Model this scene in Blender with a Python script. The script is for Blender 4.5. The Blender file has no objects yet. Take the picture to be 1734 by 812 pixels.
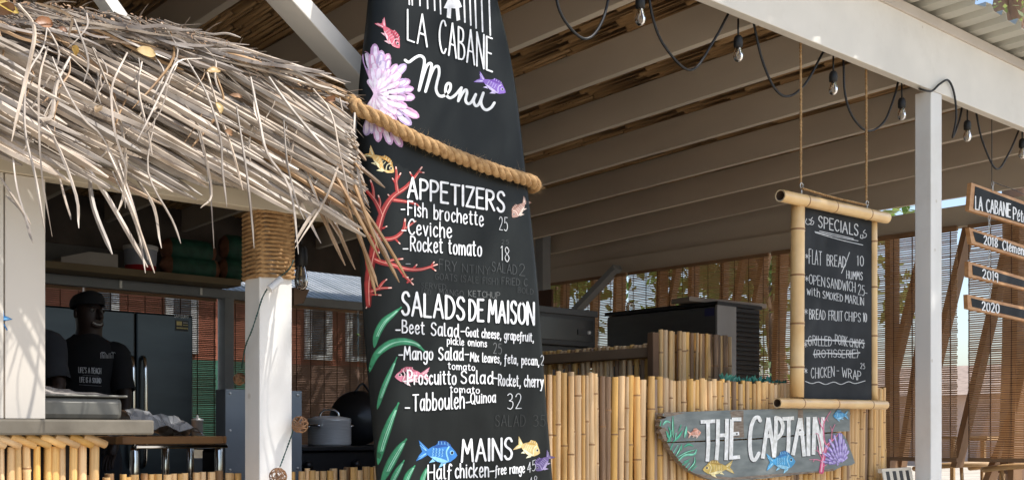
import bpy, math, random
from mathutils import Vector, Matrix
rnd = random.Random(7)
R = math.radians
SC = bpy.context.scene
COL = SC.collection

# ---------------------------------------------------------------- camera, world, sun
EYE = Vector((0, 0, 1.1))
FPX, CU, CV = 1907.0, 867.0, 728.0
FW = Vector((.6682, .7439, 0)); RT = Vector((.7439, -.6682, 0))
cam_d = bpy.data.cameras.new('camera'); cam = bpy.data.objects.new('camera', cam_d); COL.objects.link(cam)
cam.location = EYE; cam.rotation_euler = (R(90), 0, -math.atan2(FW.x, FW.y))
cam_d.sensor_width = 36; cam_d.lens = 36 * FPX / 1734; cam_d.shift_y = 322 / 1734
cam_d.clip_start = .05; cam_d.clip_end = 2000
SC.camera = cam
SUN = Vector((.42, -.50, .95)).normalized()          # direction towards the sun
EL = math.asin(SUN.z); AZ = math.atan2(SUN.x, SUN.y)
w = bpy.data.worlds.new('World'); SC.world = w; w.use_nodes = True
nt = w.node_tree; bg = nt.nodes['Background']
sky = nt.nodes.new('ShaderNodeTexSky'); sky.sky_type = 'NISHITA'; sky.sun_disc = False
sky.sun_elevation = EL; sky.sun_rotation = AZ
sky.dust_density = 2.0
nt.links.new(sky.outputs[0], bg.inputs[0]); bg.inputs[1].default_value = .14
sl = bpy.data.lights.new('sun', 'SUN'); sl.energy = 2.9; sl.angle = R(.6); sl.color = (1, .97, .92)
so = bpy.data.objects.new('sun', sl); COL.objects.link(so)
so.rotation_euler = (-SUN).to_track_quat('-Z', 'Y').to_euler()
SC.view_settings.view_transform = 'Standard'; SC.view_settings.look = 'None'
SC.view_settings.exposure = 0.8; SC.view_settings.gamma = 1
try:
    SC.cycles.max_bounces = 8; SC.cycles.diffuse_bounces = 5; SC.cycles.transparent_max_bounces = 12
except Exception: pass

# ---------------------------------------------------------------- placing: a sight line cut with a real plane
def sight(u, v):
    k = (u - CU) / FPX
    d = FW + RT * k
    return Vector((d.x, d.y, (CV - v) / FPX))
def onY(u, v, y): r = sight(u, v); return EYE + r * (y / r.y)
def onX(u, v, x): r = sight(u, v); return EYE + r * (x / r.x)
def atD(u, v, D): return EYE + sight(u, v) * D

# ---------------------------------------------------------------- materials
MC = {}
def mat(name, c, rough=.7, var=.12, scale=6, stretch=(1, 1, 1), bump=0, metal=0, c2=None, rnd_amt=0, coat=0, trans=0, ior=1.45, detail=4, spec=.5, bscale=None, sss=0, tl=None, spots=0):
    if name in MC: return MC[name]
    m = bpy.data.materials.new(name); m.use_nodes = True
    t = m.node_tree; N = t.nodes; L = t.links; p = N['Principled BSDF']
    p.inputs['Roughness'].default_value = rough; p.inputs['Metallic'].default_value = metal
    p.inputs['Specular IOR Level'].default_value = spec; p.inputs['IOR'].default_value = ior
    if coat: p.inputs['Coat Weight'].default_value = coat; p.inputs['Coat Roughness'].default_value = .12
    if trans: p.inputs['Transmission Weight'].default_value = trans
    c = tuple(c[:3])
    if c2 is None:
        lo = tuple(max(0, x * (1 - var)) for x in c); hi = tuple(min(1, x * (1 + var)) for x in c)
    else: lo, hi = c, c2
    tc = N.new('ShaderNodeTexCoord'); mp = N.new('ShaderNodeMapping'); mp.inputs['Scale'].default_value = stretch
    L.new(tc.outputs['Object'], mp.inputs[0])
    no = N.new('ShaderNodeTexNoise'); no.inputs['Scale'].default_value = scale; no.inputs['Detail'].default_value = detail
    L.new(mp.outputs[0], no.inputs['Vector'])
    mr = N.new('ShaderNodeMapRange'); mr.inputs[1].default_value = .3; mr.inputs[2].default_value = .7
    L.new(no.outputs[0], mr.inputs[0])
    mx = N.new('ShaderNodeMix'); mx.data_type = 'RGBA'
    mx.inputs[6].default_value = (*lo, 1); mx.inputs[7].default_value = (*hi, 1)
    L.new(mr.outputs[0], mx.inputs[0])
    out = mx.outputs[2]
    if rnd_amt:
        oi = N.new('ShaderNodeObjectInfo'); hs = N.new('ShaderNodeHueSaturation')
        m2 = N.new('ShaderNodeMapRange'); m2.inputs[3].default_value = 1 - rnd_amt; m2.inputs[4].default_value = 1 + rnd_amt
        L.new(oi.outputs['Random'], m2.inputs[0]); L.new(m2.outputs[0], hs.inputs['Value'])
        m3 = N.new('ShaderNodeMath'); m3.operation = 'MULTIPLY'; m3.inputs[1].default_value = 7.31
        m4 = N.new('ShaderNodeMath'); m4.operation = 'FRACT'
        m5 = N.new('ShaderNodeMapRange'); m5.inputs[3].default_value = .8; m5.inputs[4].default_value = 1.12
        L.new(oi.outputs['Random'], m3.inputs[0]); L.new(m3.outputs[0], m4.inputs[0]); L.new(m4.outputs[0], m5.inputs[0]); L.new(m5.outputs[0], hs.inputs['Saturation'])
        L.new(out, hs.inputs['Color']); out = hs.outputs[0]
    if spots:                                   # knots and knocks in the paint
        vo = N.new('ShaderNodeTexVoronoi'); vo.inputs['Scale'].default_value = 5.5; vo.inputs['Randomness'].default_value = 1
        L.new(tc.outputs['Object'], vo.inputs['Vector']); m7 = N.new('ShaderNodeMapRange'); m7.inputs[1].default_value = .035; m7.inputs[2].default_value = .06; m7.inputs[3].default_value = .55; m7.inputs[4].default_value = 0
        L.new(vo.outputs['Distance'], m7.inputs[0])
        n8 = N.new('ShaderNodeTexNoise'); n8.inputs['Scale'].default_value = 1.7; n8.inputs['Detail'].default_value = 9; n8.inputs['Roughness'].default_value = .7; L.new(tc.outputs['Object'], n8.inputs['Vector'])
        m8 = N.new('ShaderNodeMapRange'); m8.inputs[1].default_value = .52; m8.inputs[2].default_value = .75; m8.inputs[4].default_value = .35; L.new(n8.outputs[0], m8.inputs[0])
        ad = N.new('ShaderNodeMath'); ad.operation = 'MAXIMUM'; L.new(m7.outputs[0], ad.inputs[0]); L.new(m8.outputs[0], ad.inputs[1])
        m9 = N.new('ShaderNodeMix'); m9.data_type = 'RGBA'; m9.inputs[7].default_value = (c[0] * .62, c[1] * .56, c[2] * .48, 1); L.new(out, m9.inputs[6]); L.new(ad.outputs[0], m9.inputs[0]); out = m9.outputs[2]
    L.new(out, p.inputs['Base Color'])
    if bump:
        bp = N.new('ShaderNodeBump'); bp.inputs['Strength'].default_value = bump; bp.inputs['Distance'].default_value = .004
        n2 = N.new('ShaderNodeTexNoise'); n2.inputs['Scale'].default_value = bscale or scale * 3; n2.inputs['Detail'].default_value = 5
        L.new(mp.outputs[0], n2.inputs['Vector']); L.new(n2.outputs[0], bp.inputs['Height']); L.new(bp.outputs[0], p.inputs['Normal'])
    if tl:
        ms = N.new('ShaderNodeMixShader'); tb = N.new('ShaderNodeBsdfTranslucent'); ms.inputs[0].default_value = tl[0]; tb.inputs[0].default_value = (*tl[1], 1)
        mo = N['Material Output']; L.new(p.outputs[0], ms.inputs[1]); L.new(tb.outputs[0], ms.inputs[2]); L.new(ms.outputs[0], mo.inputs['Surface'])
    MC[name] = m
    return m
def paint(c, rough=.45):
    key = 'paint_%02x%02x%02x' % tuple(int(x * 255) for x in c)
    return mat(key, c, rough, .26, 45, detail=8)

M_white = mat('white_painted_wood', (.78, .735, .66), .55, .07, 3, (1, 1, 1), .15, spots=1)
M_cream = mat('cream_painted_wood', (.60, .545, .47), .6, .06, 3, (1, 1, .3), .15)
M_wpost = mat('white_post_paint', (.82, .80, .76), .5, .07, 5, (1, 1, .2), .3, spots=1)
M_rafter = mat('dull_white_rafter_paint', (.62, .545, .45), .65, .13, 2.2, (1, .3, 1), .15)
M_ceil = mat('split_bamboo_ceiling', (.31, .18, .078), .6, .5, 22, (3, .35, 1), .4, c2=(.44, .27, .125))
M_roof = mat('galvanised_roof_sheet', (.50, .49, .43), .45, .15, 3, (1, .2, 1), .1, metal=.25)
M_grey = mat('grey_painted_wood', (.30, .32, .34), .6, .1, 4)
M_dark = mat('dark_stained_timber', (.07, .055, .045), .6, .25, 6)
M_timber = mat('brown_timber', (.28, .165, .09), .65, .2, 6, (1, 1, .25), .2)
M_bam = mat('bamboo_cane', (.56, .31, .10), .42, .1, 3, (5, 5, .8), .2, c2=(.84, .55, .235), rnd_amt=.2, detail=9)
M_bam2 = mat('weathered_brown_cane', (.14, .07, .035), .5, .1, 3, (5, 5, .8), .2, c2=(.46, .29, .16), rnd_amt=.3, detail=9)
M_bnode = mat('bamboo_node', (.33, .17, .07), .5, .2, 20)
M_bcut = mat('bamboo_cut_end', (.62, .47, .28), .7, .1, 40)
M_bhole = mat('bamboo_inner', (.06, .035, .02), .9, .1, 10)
M_culm = mat('polished_bamboo_culm', (.66, .40, .16), .3, .12, 6, (1, 1, 1), .08, c2=(.86, .60, .29), coat=.3)
M_thatch = mat('bleached_palm_leaflet', (.25, .195, .145), .5, .2, 14, (1, 1, 1), .2, c2=(.56, .465, .37), rnd_amt=.34)
M_thatch2 = mat('brown_palm_leaflet', (.25, .145, .07), .6, .25, 14, (1, 1, 1), .2, c2=(.46, .30, .17), rnd_amt=.3)
M_stem = mat('palm_stem', (.20, .15, .11), .7, .25, 30, bump=.4, c2=(.36, .30, .24))
M_rope = mat('coir_rope', (.30, .165, .065), .9, .2, 60, (1, 1, 1), .6, c2=(.56, .35, .16), bscale=300)
M_fuzz = mat('rope_fibre', (.55, .36, .17), .9, .2, 20)
M_board = mat('black_gloss_board', (.008, .009, .009), .36, .3, 5, (1, 1, .5), .05, c2=(.022, .025, .024), spec=.16, detail=10)
M_slate = mat('chalkboard_black', (.012, .014, .016), .7, .4, 5, c2=(.035, .038, .042), detail=8, spec=.2)
M_cable = mat('black_rubber', (.012, .012, .013), .5, .1)
M_glass = mat('clear_glass', (1, 1, 1), .02, 0, trans=1)
M_steel = mat('brushed_steel', (.62, .62, .60), .38, .08, 12, (1, 1, 12), metal=.45)
M_chrome = mat('chrome', (.75, .75, .75), .08, .03, metal=1)
M_black = mat('black_enamel', (.012, .012, .013), .35, .2)
M_concrete = mat('worn_concrete', (.105, .09, .068), .8, .3, 9, bump=.4, detail=9, c2=(.20, .175, .135))

# ---------------------------------------------------------------- mesh building
ORG = {}
def tag(o, label=None, cat=None, group=None, kind=None):
    if label: o['label'] = label
    if cat: o['category'] = cat
    if group: o['group'] = group
    if kind: o['kind'] = kind
    return o
def thing(name, loc, label, cat, group=None):
    o = bpy.data.objects.new(name, None); COL.objects.link(o); o.location = loc; o.empty_display_size = .1
    ORG[o.name] = Vector(loc)
    return tag(o, label, cat, group)
def catmull(P, n=6, closed=False):
    P = [Vector(p) for p in P]
    if len(P) < 3: return P
    out = []
    for i in range(len(P) - 1):
        p0 = P[i - 1] if i else P[0] * 2 - P[1]
        p1, p2 = P[i], P[i + 1]
        p3 = P[i + 2] if i + 2 < len(P) else P[-1] * 2 - P[-2]
        for j in range(n):
            t = j / n
            out.append(.5 * ((2 * p1) + (p2 - p0) * t + (2 * p0 - 5 * p1 + 4 * p2 - p3) * t * t + (3 * p1 - p0 - 3 * p2 + p3) * t ** 3))
    out.append(P[-1].copy())
    return out
class MB:
    def __init__(s): s.v = []; s.f = []; s.m = []
    def add(s, vs, fs, mi=0):
        b = len(s.v); s.v += [tuple(q) for q in vs]; s.f += [tuple(b + i for i in q) for q in fs]; s.m += [mi] * len(fs); return s
    def box(s, x0, y0, z0, x1, y1, z1, mi=0):
        return s.add([(x0, y0, z0), (x1, y0, z0), (x1, y1, z0), (x0, y1, z0), (x0, y0, z1), (x1, y0, z1), (x1, y1, z1), (x0, y1, z1)],
                     [(0, 3, 2, 1), (4, 5, 6, 7), (0, 1, 5, 4), (1, 2, 6, 5), (2, 3, 7, 6), (3, 0, 4, 7)], mi)
    def bar(s, p, q, a, b, up=(0, 0, 1), mi=0):      # rectangular bar from p to q, size a (sideways) x b (along up)
        p, q = Vector(p), Vector(q); d = (q - p).normalized(); up = Vector(up)
        sd = d.cross(up).normalized() * a / 2; u2 = sd.cross(d).normalized() * b / 2
        vs = [c + i * sd + j * u2 for c in (p, q) for i, j in ((-1, -1), (1, -1), (1, 1), (-1, 1))]
        return s.add(vs, [(0, 1, 2, 3), (7, 6, 5, 4), (0, 4, 5, 1), (1, 5, 6, 2), (2, 6, 7, 3), (3, 7, 4, 0)], mi)
    def tube(s, P, r, n=8, mi=0, caps=True, flat=1.0):
        P = [Vector(p) for p in P]
        rs = r if isinstance(r, (list, tuple)) else [r] * len(P)
        b = len(s.v); ref = None
        for i, p in enumerate(P):
            d = (P[min(i + 1, len(P) - 1)] - P[max(i - 1, 0)])
            d = d.normalized() if d.length > 1e-9 else Vector((0, 0, 1))
            if ref is None:
                ref = Vector((1, 0, 0)) if abs(d.x) < .8 else Vector((0, 1, 0))
            x = (ref - d * ref.dot(d)).normalized(); ref = x; y = d.cross(x)
            for k in range(n):
                a = 2 * math.pi * k / n
                s.v.append(tuple(p + (x * math.cos(a) + y * math.sin(a) * flat) * rs[i]))
        for i in range(len(P) - 1):
            for k in range(n):
                s.f.append((b + i * n + k, b + i * n + (k + 1) % n, b + (i + 1) * n + (k + 1) % n, b + (i + 1) * n + k)); s.m.append(mi)
        if caps:
            s.f.append(tuple(b + k for k in range(n - 1, -1, -1))); s.m.append(mi)
            s.f.append(tuple(b + (len(P) - 1) * n + k for k in range(n))); s.m.append(mi)
        return s
    def prism(s, poly, vec, mi=0, ms=None):
        n = len(poly); vec = Vector(vec); ms = mi if ms is None else ms
        b = len(s.v); s.v += [tuple(Vector(p)) for p in poly] + [tuple(Vector(p) + vec) for p in poly]
        s.f.append(tuple(b + i for i in range(n))); s.m.append(mi)
        s.f.append(tuple(b + n + i for i in range(n - 1, -1, -1))); s.m.append(mi)
        for i in range(n):
            j = (i + 1) % n; s.f.append((b + j, b + i, b + n + i, b + n + j)); s.m.append(ms)
        return s
    def lathe(s, c, prof, n=20, mi=0, axis=(0, 0, 1)):
        c = Vector(c); ax = Vector(axis).normalized(); x = ax.orthogonal().normalized(); y = ax.cross(x); b = len(s.v)
        for r, h in prof:
            for k in range(n):
                a = 2 * math.pi * k / n; s.v.append(tuple(c + ax * h + (x * math.cos(a) + y * math.sin(a)) * r))
        for i in range(len(prof) - 1):
            for k in range(n):
                s.f.append((b + i * n + k, b + i * n + (k + 1) % n, b + (i + 1) * n + (k + 1) % n, b + (i + 1) * n + k)); s.m.append(mi)
        return s
    def ball(s, c, r, n=12, sc=(1, 1, 1), mi=0, mat3=None):
        c = Vector(c); b = len(s.v); h = n // 2
        for i in range(h + 1):
            t = math.pi * i / h
            for k in range(n):
                a = 2 * math.pi * k / n
                p = Vector((math.sin(t) * math.cos(a) * sc[0], math.sin(t) * math.sin(a) * sc[1], math.cos(t) * sc[2])) * r
                if mat3: p = mat3 @ p
                s.v.append(tuple(c + p))
        for i in range(h):
            for k in range(n):
                s.f.append((b + i * n + k, b + (i + 1) * n + k, b + (i + 1) * n + (k + 1) % n, b + i * n + (k + 1) % n)); s.m.append(mi)
        return s
    def build(s, name, mats, parent=None, smooth=False, label=None, cat=None, group=None, kind=None, bevel=0, base=None):
        if not isinstance(mats, (list, tuple)): mats = [mats]
        if parent is not None: o0 = ORG[parent.name]
        elif base is not None: o0 = Vector(base)
        elif kind: o0 = Vector((0, 0, 0))
        else:
            xs = [q[0] for q in s.v]; ys = [q[1] for q in s.v]; zs = [q[2] for q in s.v]
            o0 = Vector(((min(xs) + max(xs)) / 2, (min(ys) + max(ys)) / 2, min(zs)))
        me = bpy.data.meshes.new(name)
        me.from_pydata([(q[0] - o0.x, q[1] - o0.y, q[2] - o0.z) for q in s.v], [], s.f)
        for m in mats: me.materials.append(m)
        me.polygons.foreach_set('material_index', s.m)
        if smooth: me.polygons.foreach_set('use_smooth', [len(f) < 6 for f in s.f])
        me.update()
        o = bpy.data.objects.new(name, me); COL.objects.link(o)
        if parent is not None: o.parent = parent
        else: o.location = o0
        ORG[o.name] = o0.copy()
        if bevel:
            b = o.modifiers.new('bevel', 'BEVEL'); b.width = bevel; b.segments = 2; b.limit_method = 'ANGLE'; b.angle_limit = R(50)
        return tag(o, label, cat, group, kind)
def inst(name, me, loc, parent, rot=(0, 0, 0), sc=(1, 1, 1)):
    o = bpy.data.objects.new(name, me); COL.objects.link(o); o.parent = parent
    o.location = Vector(loc) - ORG[parent.name]; o.rotation_euler = rot; o.scale = sc
    return o

# bamboo canes: variants one metre tall, shared by all copies
def cane_mesh(seed, n=8, mb_=None):
    r = random.Random(seed); m = MB(); rings = [(0, 1)]; z = r.uniform(.05, .2)
    while z < .97:
        rings += [(z - .007, 1.0), (z - .002, 1.2), (z, 1.1), (z + .0045, 1.1), (z + .010, .98)]; z += r.uniform(.12, .26)
    rings.append((1, .97))
    pts = []; bx, by = r.uniform(-.45, .45), r.uniform(-.3, .3); tp = r.uniform(.84, 1.0)
    for zz, rr in rings:
        s = math.sin(zz * math.pi); rr *= 1 + (tp - 1) * zz
        for k in range(n):
            a = 2 * math.pi * k / n; pts.append((math.cos(a) * rr + bx * s, math.sin(a) * rr + by * s, zz))
    m.v = pts
    for i in range(len(rings) - 1):
        dark = rings[i][1] == 1.1 and rings[i + 1][1] == 1.1
        for k in range(n): m.f.append((i * n + k, i * n + (k + 1) % n, (i + 1) * n + (k + 1) % n, (i + 1) * n + k)); m.m.append(1 if dark else 0)
    t = (len(rings) - 1) * n
    b = len(m.v)
    for k in range(n):
        a = 2 * math.pi * k / n; m.v.append((math.cos(a) * .6, math.sin(a) * .6, 1))
    for k in range(n): m.f.append((t + k, t + (k + 1) % n, b + (k + 1) % n, b + k)); m.m.append(2)
    b2 = len(m.v)
    for k in range(n):
        a = 2 * math.pi * k / n; m.v.append((math.cos(a) * .6, math.sin(a) * .6, .97))
    for k in range(n): m.f.append((b + k, b + (k + 1) % n, b2 + (k + 1) % n, b2 + k)); m.m.append(3)
    m.f.append(tuple(b2 + k for k in range(n))); m.m.append(3)
    me = bpy.data.meshes.new('bamboo_cane'); me.from_pydata(m.v, [], m.f)
    for q in (mb_ or M_bam, M_bnode, M_bcut, M_bhole): me.materials.append(q)
    me.polygons.foreach_set('material_index', m.m); me.polygons.foreach_set('use_smooth', [x < 2 for x in m.m]); me.update()
    return me
CANES = [cane_mesh(s) for s in range(18)] + [cane_mesh(40, 8, M_bam2), cane_mesh(41, 8, M_bam2)]
def cane_row(parent, p0, p1, z0, z1, rmin, rmax, jit=.012, ztop=.012, gap=.9):
    p0, p1 = Vector(p0), Vector(p1); L = (p1 - p0).length; d = (p1 - p0) / L; nrm = Vector((-d.y, d.x, 0)); s = 0
    while s < L:
        r = rnd.uniform(rmin, rmax)
        p = p0 + d * (s + r) + nrm * rnd.uniform(-jit, jit) * .5
        inst('cane', rnd.choice(CANES), (p.x, p.y, z0), parent,
             (rnd.uniform(-.006, .006), rnd.uniform(-.009, .009), rnd.uniform(0, 6.28)), (r, r, z1 - z0 + rnd.uniform(-ztop, ztop)))
        s += 2 * r * gap + (rnd.uniform(0, .004) if rnd.random() < .4 else 0)
def culm(m, p, q, r, nodes=3, n=20, hollow=True):    # thick bamboo pole with swollen nodes and open ends
    p, q = Vector(p), Vector(q); L = (q - p).length; ps = []; rr = []; fl = []
    ts = [0]
    for i in range(nodes):
        t = (i + .5 + rnd.uniform(-.15, .15)) / nodes; e = .004 / L; w = .012 / L
        ts += [t - w, t - e, t, t + e, t + w]
    ts.append(1)
    j = 0
    for i, t in enumerate(ts):
        ps.append(p.lerp(q, t)); c = (i - 1) % 5 if 0 < i < len(ts) - 1 else -1
        rr.append(r * {0: 1.0, 1: 1.06, 2: .99, 3: 1.06, 4: 1.0, -1: 1.0}[c])
    b = len(m.f); m.tube(ps, rr, n, 0, caps=not hollow)
    for i in range(len(ps) - 1):
        c = (i - 1) % 5 if 0 < i < len(ts) - 1 else -1
        if c in (1, 2):
            for k in range(n): m.m[b + i * n + k] = 1
    if hollow:
        d = (q - p).normalized()
        for e, sg in ((p, 1), (q, -1)):
            x = d.orthogonal().normalized(); y = d.cross(x); vs = []
            for rad, off in ((r, 0), (r * .78, 0), (r * .76, .05)):
                for k in range(n):
                    a = 2 * math.pi * k / n; vs.append(e + (x * math.cos(a) + y * math.sin(a)) * rad + d * sg * off)
            fs = [(k, (k + 1) % n, n + (k + 1) % n, n + k) for k in range(n)]
            m.add(vs, fs, 2); b0 = len(m.v) - len(vs)
            for k in range(n): m.f.append((b0 + n + k, b0 + n + (k + 1) % n, b0 + 2 * n + (k + 1) % n, b0 + 2 * n + k)); m.m.append(3)
            m.f.append(tuple(b0 + 2 * n + k for k in range(n))); m.m.append(3)
    return m
CULM_M = [M_culm, M_bnode, M_bcut, M_bhole]
def rope(m, P, Rr, pitch, strands=3, n=7, step=.012, mi=0):
    P = catmull(P, 12); d = [0]
    for i in range(1, len(P)): d.append(d[-1] + (P[i] - P[i - 1]).length)
    L = d[-1]; N = max(4, int(L / step)); C = []
    j = 0
    for i in range(N + 1):
        t = L * i / N
        while j < len(d) - 2 and d[j + 1] < t: j += 1
        f = (t - d[j]) / max(1e-9, d[j + 1] - d[j]); C.append(P[j].lerp(P[j + 1], min(1, max(0, f))))
    for s in range(strands):
        Q = []; ref = Vector((0, 0, 1)); wob = 0
        for i, c in enumerate(C):
            wob += rnd.gauss(0, .035); wob *= .97
            dr = (C[min(i + 1, N)] - C[max(i - 1, 0)]).normalized()
            x = (ref - dr * ref.dot(dr)); x = x.normalized() if x.length > 1e-4 else dr.orthogonal().normalized(); ref = x; y = dr.cross(x)
            a = 2 * math.pi * (i * L / N / pitch + s / strands) + wob
            Q.append(c + (x * math.cos(a) + y * math.sin(a)) * Rr * .5)
        m.tube(Q, [Rr * .56 * (1 + .05 * math.sin(i * .37 + s)) for i in range(len(Q))], n, mi)
    return C
def fuzz(m, C, Rr, count, ln):
    for i in range(count):
        c = C[rnd.randrange(len(C))]; d = Vector([rnd.gauss(0, 1) for _ in range(3)]).normalized()
        p = c + d * Rr * .8; e = p + (d + Vector([rnd.gauss(0, .7) for _ in range(3)])) * ln * rnd.uniform(.4, 1)
        s = d.orthogonal().normalized() * .0005
        m.add([p - s, p + s, e], [(0, 1, 2)])

# ---------------------------------------------------------------- brush lettering: single-stroke letters
GL = """
A .62|0,0 .31,1 .62,0|.12,.36 .5,.36
B .5|0,0 0,1|~0,1 .33,.96 .4,.77 .3,.58 0,.54|~0,.54 .38,.48 .5,.27 .36,.05 0,0
C .55|~.53,.86 .4,.99 .2,.93 .03,.66 .03,.33 .2,.05 .4,.01 .55,.16
D .55|0,0 0,1|~0,1 .32,.93 .53,.66 .53,.34 .32,.06 0,0
E .46|.46,1 0,1 0,0 .46,0|0,.53 .38,.53
F .45|0,0 0,1 .45,1|0,.53 .36,.53
G .58|~.53,.86 .4,.99 .2,.93 .03,.66 .03,.33 .2,.05 .42,.02 .57,.2|.57,.2 .57,.46 .34,.46
H .56|0,0 0,1|.56,0 .56,1|0,.5 .56,.5
I .06|.03,0 .03,1
K .52|0,0 0,1|.5,1 0,.46 .52,0
L .42|0,1 0,0 .42,0
M .72|0,0 .1,1 .36,.38 .62,1 .72,0
N .58|0,0 0,1 .58,0 .58,1
O .62|~.31,1 .07,.82 .02,.5 .07,.18 .31,0 .55,.18 .6,.5 .55,.82 .31,1
P .5|0,0 0,1|~0,1 .36,.96 .5,.74 .36,.5 0,.45
Q .62|~.31,1 .07,.82 .02,.5 .07,.18 .31,0 .55,.18 .6,.5 .55,.82 .31,1|.38,.24 .62,-.06
R .52|0,0 0,1|~0,1 .36,.96 .48,.76 .34,.54 0,.5|.2,.5 .52,0
S .48|~.46,.84 .34,.98 .14,.96 .03,.78 .1,.6 .36,.44 .46,.24 .36,.04 .14,.01 .01,.15
T .56|0,1 .56,1|.28,1 .28,0
U .56|~0,1 0,.4 .08,.08 .28,0 .48,.08 .56,.4 .56,1
V .56|0,1 .28,0 .56,1
W .8|0,1 .2,0 .4,.75 .6,0 .8,1
X .5|0,0 .5,1|0,1 .5,0
Y .52|0,1 .26,.5 .52,1|.26,.5 .22,0
Z .5|0,1 .5,1 0,0 .5,0
a .44|~.4,.48 .26,.6 .08,.5 .02,.26 .1,.03 .26,.04 .4,.25|~.42,.6 .4,.25 .44,0
b .42|0,1 .01,0|~.01,.3 .14,.56 .34,.5 .41,.28 .32,.04 .14,0 .01,.14
c .36|~.36,.5 .22,.6 .06,.46 .02,.24 .12,.03 .26,.01 .38,.12
d .44|~.4,.45 .26,.6 .08,.5 .02,.26 .1,.03 .26,.03 .4,.22|.42,1 .41,.1 .46,0
e .4|~.04,.3 .36,.36 .34,.54 .2,.61 .06,.48 .02,.24 .12,.03 .26,.01 .4,.13
f .34|~.36,.9 .24,1.02 .13,.84 .12,.4 .08,-.2 -.02,-.26|.0,.48 .3,.52
g .44|~.4,.48 .26,.6 .08,.5 .02,.28 .1,.08 .26,.06 .4,.25|~.42,.6 .41,.0 .34,-.26 .16,-.3 .04,-.18
h .42|0,1 0,0|~0,.32 .14,.56 .3,.56 .39,.4 .4,0
i .08|.03,.6 .05,0|.03,.82 .035,.86
k .4|0,1 0,0|.36,.58 0,.26 .4,0
l .12|~.02,1 .02,.2 .06,.02 .15,.02
m .66|0,.6 .02,0|~.02,.34 .12,.56 .26,.54 .32,.36 .32,0|~.32,.34 .44,.56 .58,.54 .65,.36 .66,0
n .42|0,.6 .02,0|~.02,.34 .14,.56 .3,.56 .39,.4 .4,0
o .42|~.21,.6 .05,.48 .01,.28 .07,.06 .21,0 .35,.08 .4,.3 .36,.5 .21,.6
p .42|.01,.6 0,-.32|~.01,.36 .14,.58 .32,.54 .41,.32 .33,.06 .14,.0 .01,.14
q .42|~.4,.45 .26,.6 .08,.5 .02,.26 .1,.03 .26,.03 .4,.22|.42,.6 .42,-.32
r .3|0,.6 .02,0|~.02,.34 .12,.54 .3,.56
s .34|~.32,.5 .2,.6 .07,.53 .07,.4 .24,.29 .32,.15 .22,.01 .08,.02 0,.1
t .3|~.12,.92 .11,.3 .16,.04 .3,.04|0,.62 .28,.62
u .42|~0,.6 .01,.2 .12,.02 .26,.04 .39,.25|.4,.6 .42,0
v .38|0,.6 .19,0 .38,.6
w .56|0,.6 .14,0 .28,.46 .42,0 .56,.6
x .38|0,0 .38,.6|0,.6 .38,0
y .4|0,.6 .2,.1|~.4,.6 .22,.05 .08,-.26 -.04,-.26
é .4|~.04,.3 .36,.36 .34,.54 .2,.61 .06,.48 .02,.24 .12,.03 .26,.01 .4,.13|.16,.74 .32,.92
, .1|~.08,.06 .06,-.08 .0,-.18
- .3|.02,.36 .28,.36
_ .34|.0,.16 .32,.16
/ .4|0,-.15 .4,1.1
( .2|~.18,1.05 .03,.7 .03,.3 .18,-.05
) .2|~.02,1.05 .17,.7 .17,.3 .02,-.05
' .08|.06,1 .02,.78
. .06|.03,.0 .03,.03
* .4|.2,.8 .2,.2|.02,.66 .38,.34|.02,.34 .38,.66
0 .5|~.25,1 .06,.82 .02,.5 .06,.18 .25,0 .44,.18 .48,.5 .44,.82 .25,1
1 .16|.0,.86 .12,1 .12,0
2 .48|~.03,.8 .14,.97 .34,.97 .43,.78 .36,.52 .03,.02|.03,.02 .48,.02
3 .46|~.03,.9 .2,1 .38,.9 .36,.66 .16,.54|~.16,.54 .42,.46 .45,.22 .28,.0 .02,.08
4 .48|.34,0 .34,1 .0,.34 .48,.34
5 .46|.44,1 .08,1 .06,.58|~.06,.58 .28,.64 .44,.45 .42,.18 .24,.0 .02,.08
8 .46|~.4,.86 .22,1 .06,.84 .12,.62 .34,.46 .44,.24 .24,0 .04,.2 .14,.44 .34,.62 .42,.78 .4,.88
9 .46|~.4,.9 .2,1 .03,.78 .1,.52 .3,.52 .42,.8|.42,.9 .38,0
"""
FONT = {' ': (.28, [])}
for ln in GL.strip().split('\n'):
    hd, *st = ln.split('|'); ch, wd = hd[0], float(hd[1:])
    S = []
    for q in st:
        sm = q[0] == '~'; pts = [tuple(float(t) for t in p.split(',')) for p in q.lstrip('~').split()]
        S.append((sm, pts))
    if ch.islower() or ch == 'é': S = [(a_, [(x_, y_ * 1.13 if y_ < .64 else y_) for x_, y_ in q_]) for a_, q_ in S]
    FONT[ch] = (wd, S)
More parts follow.
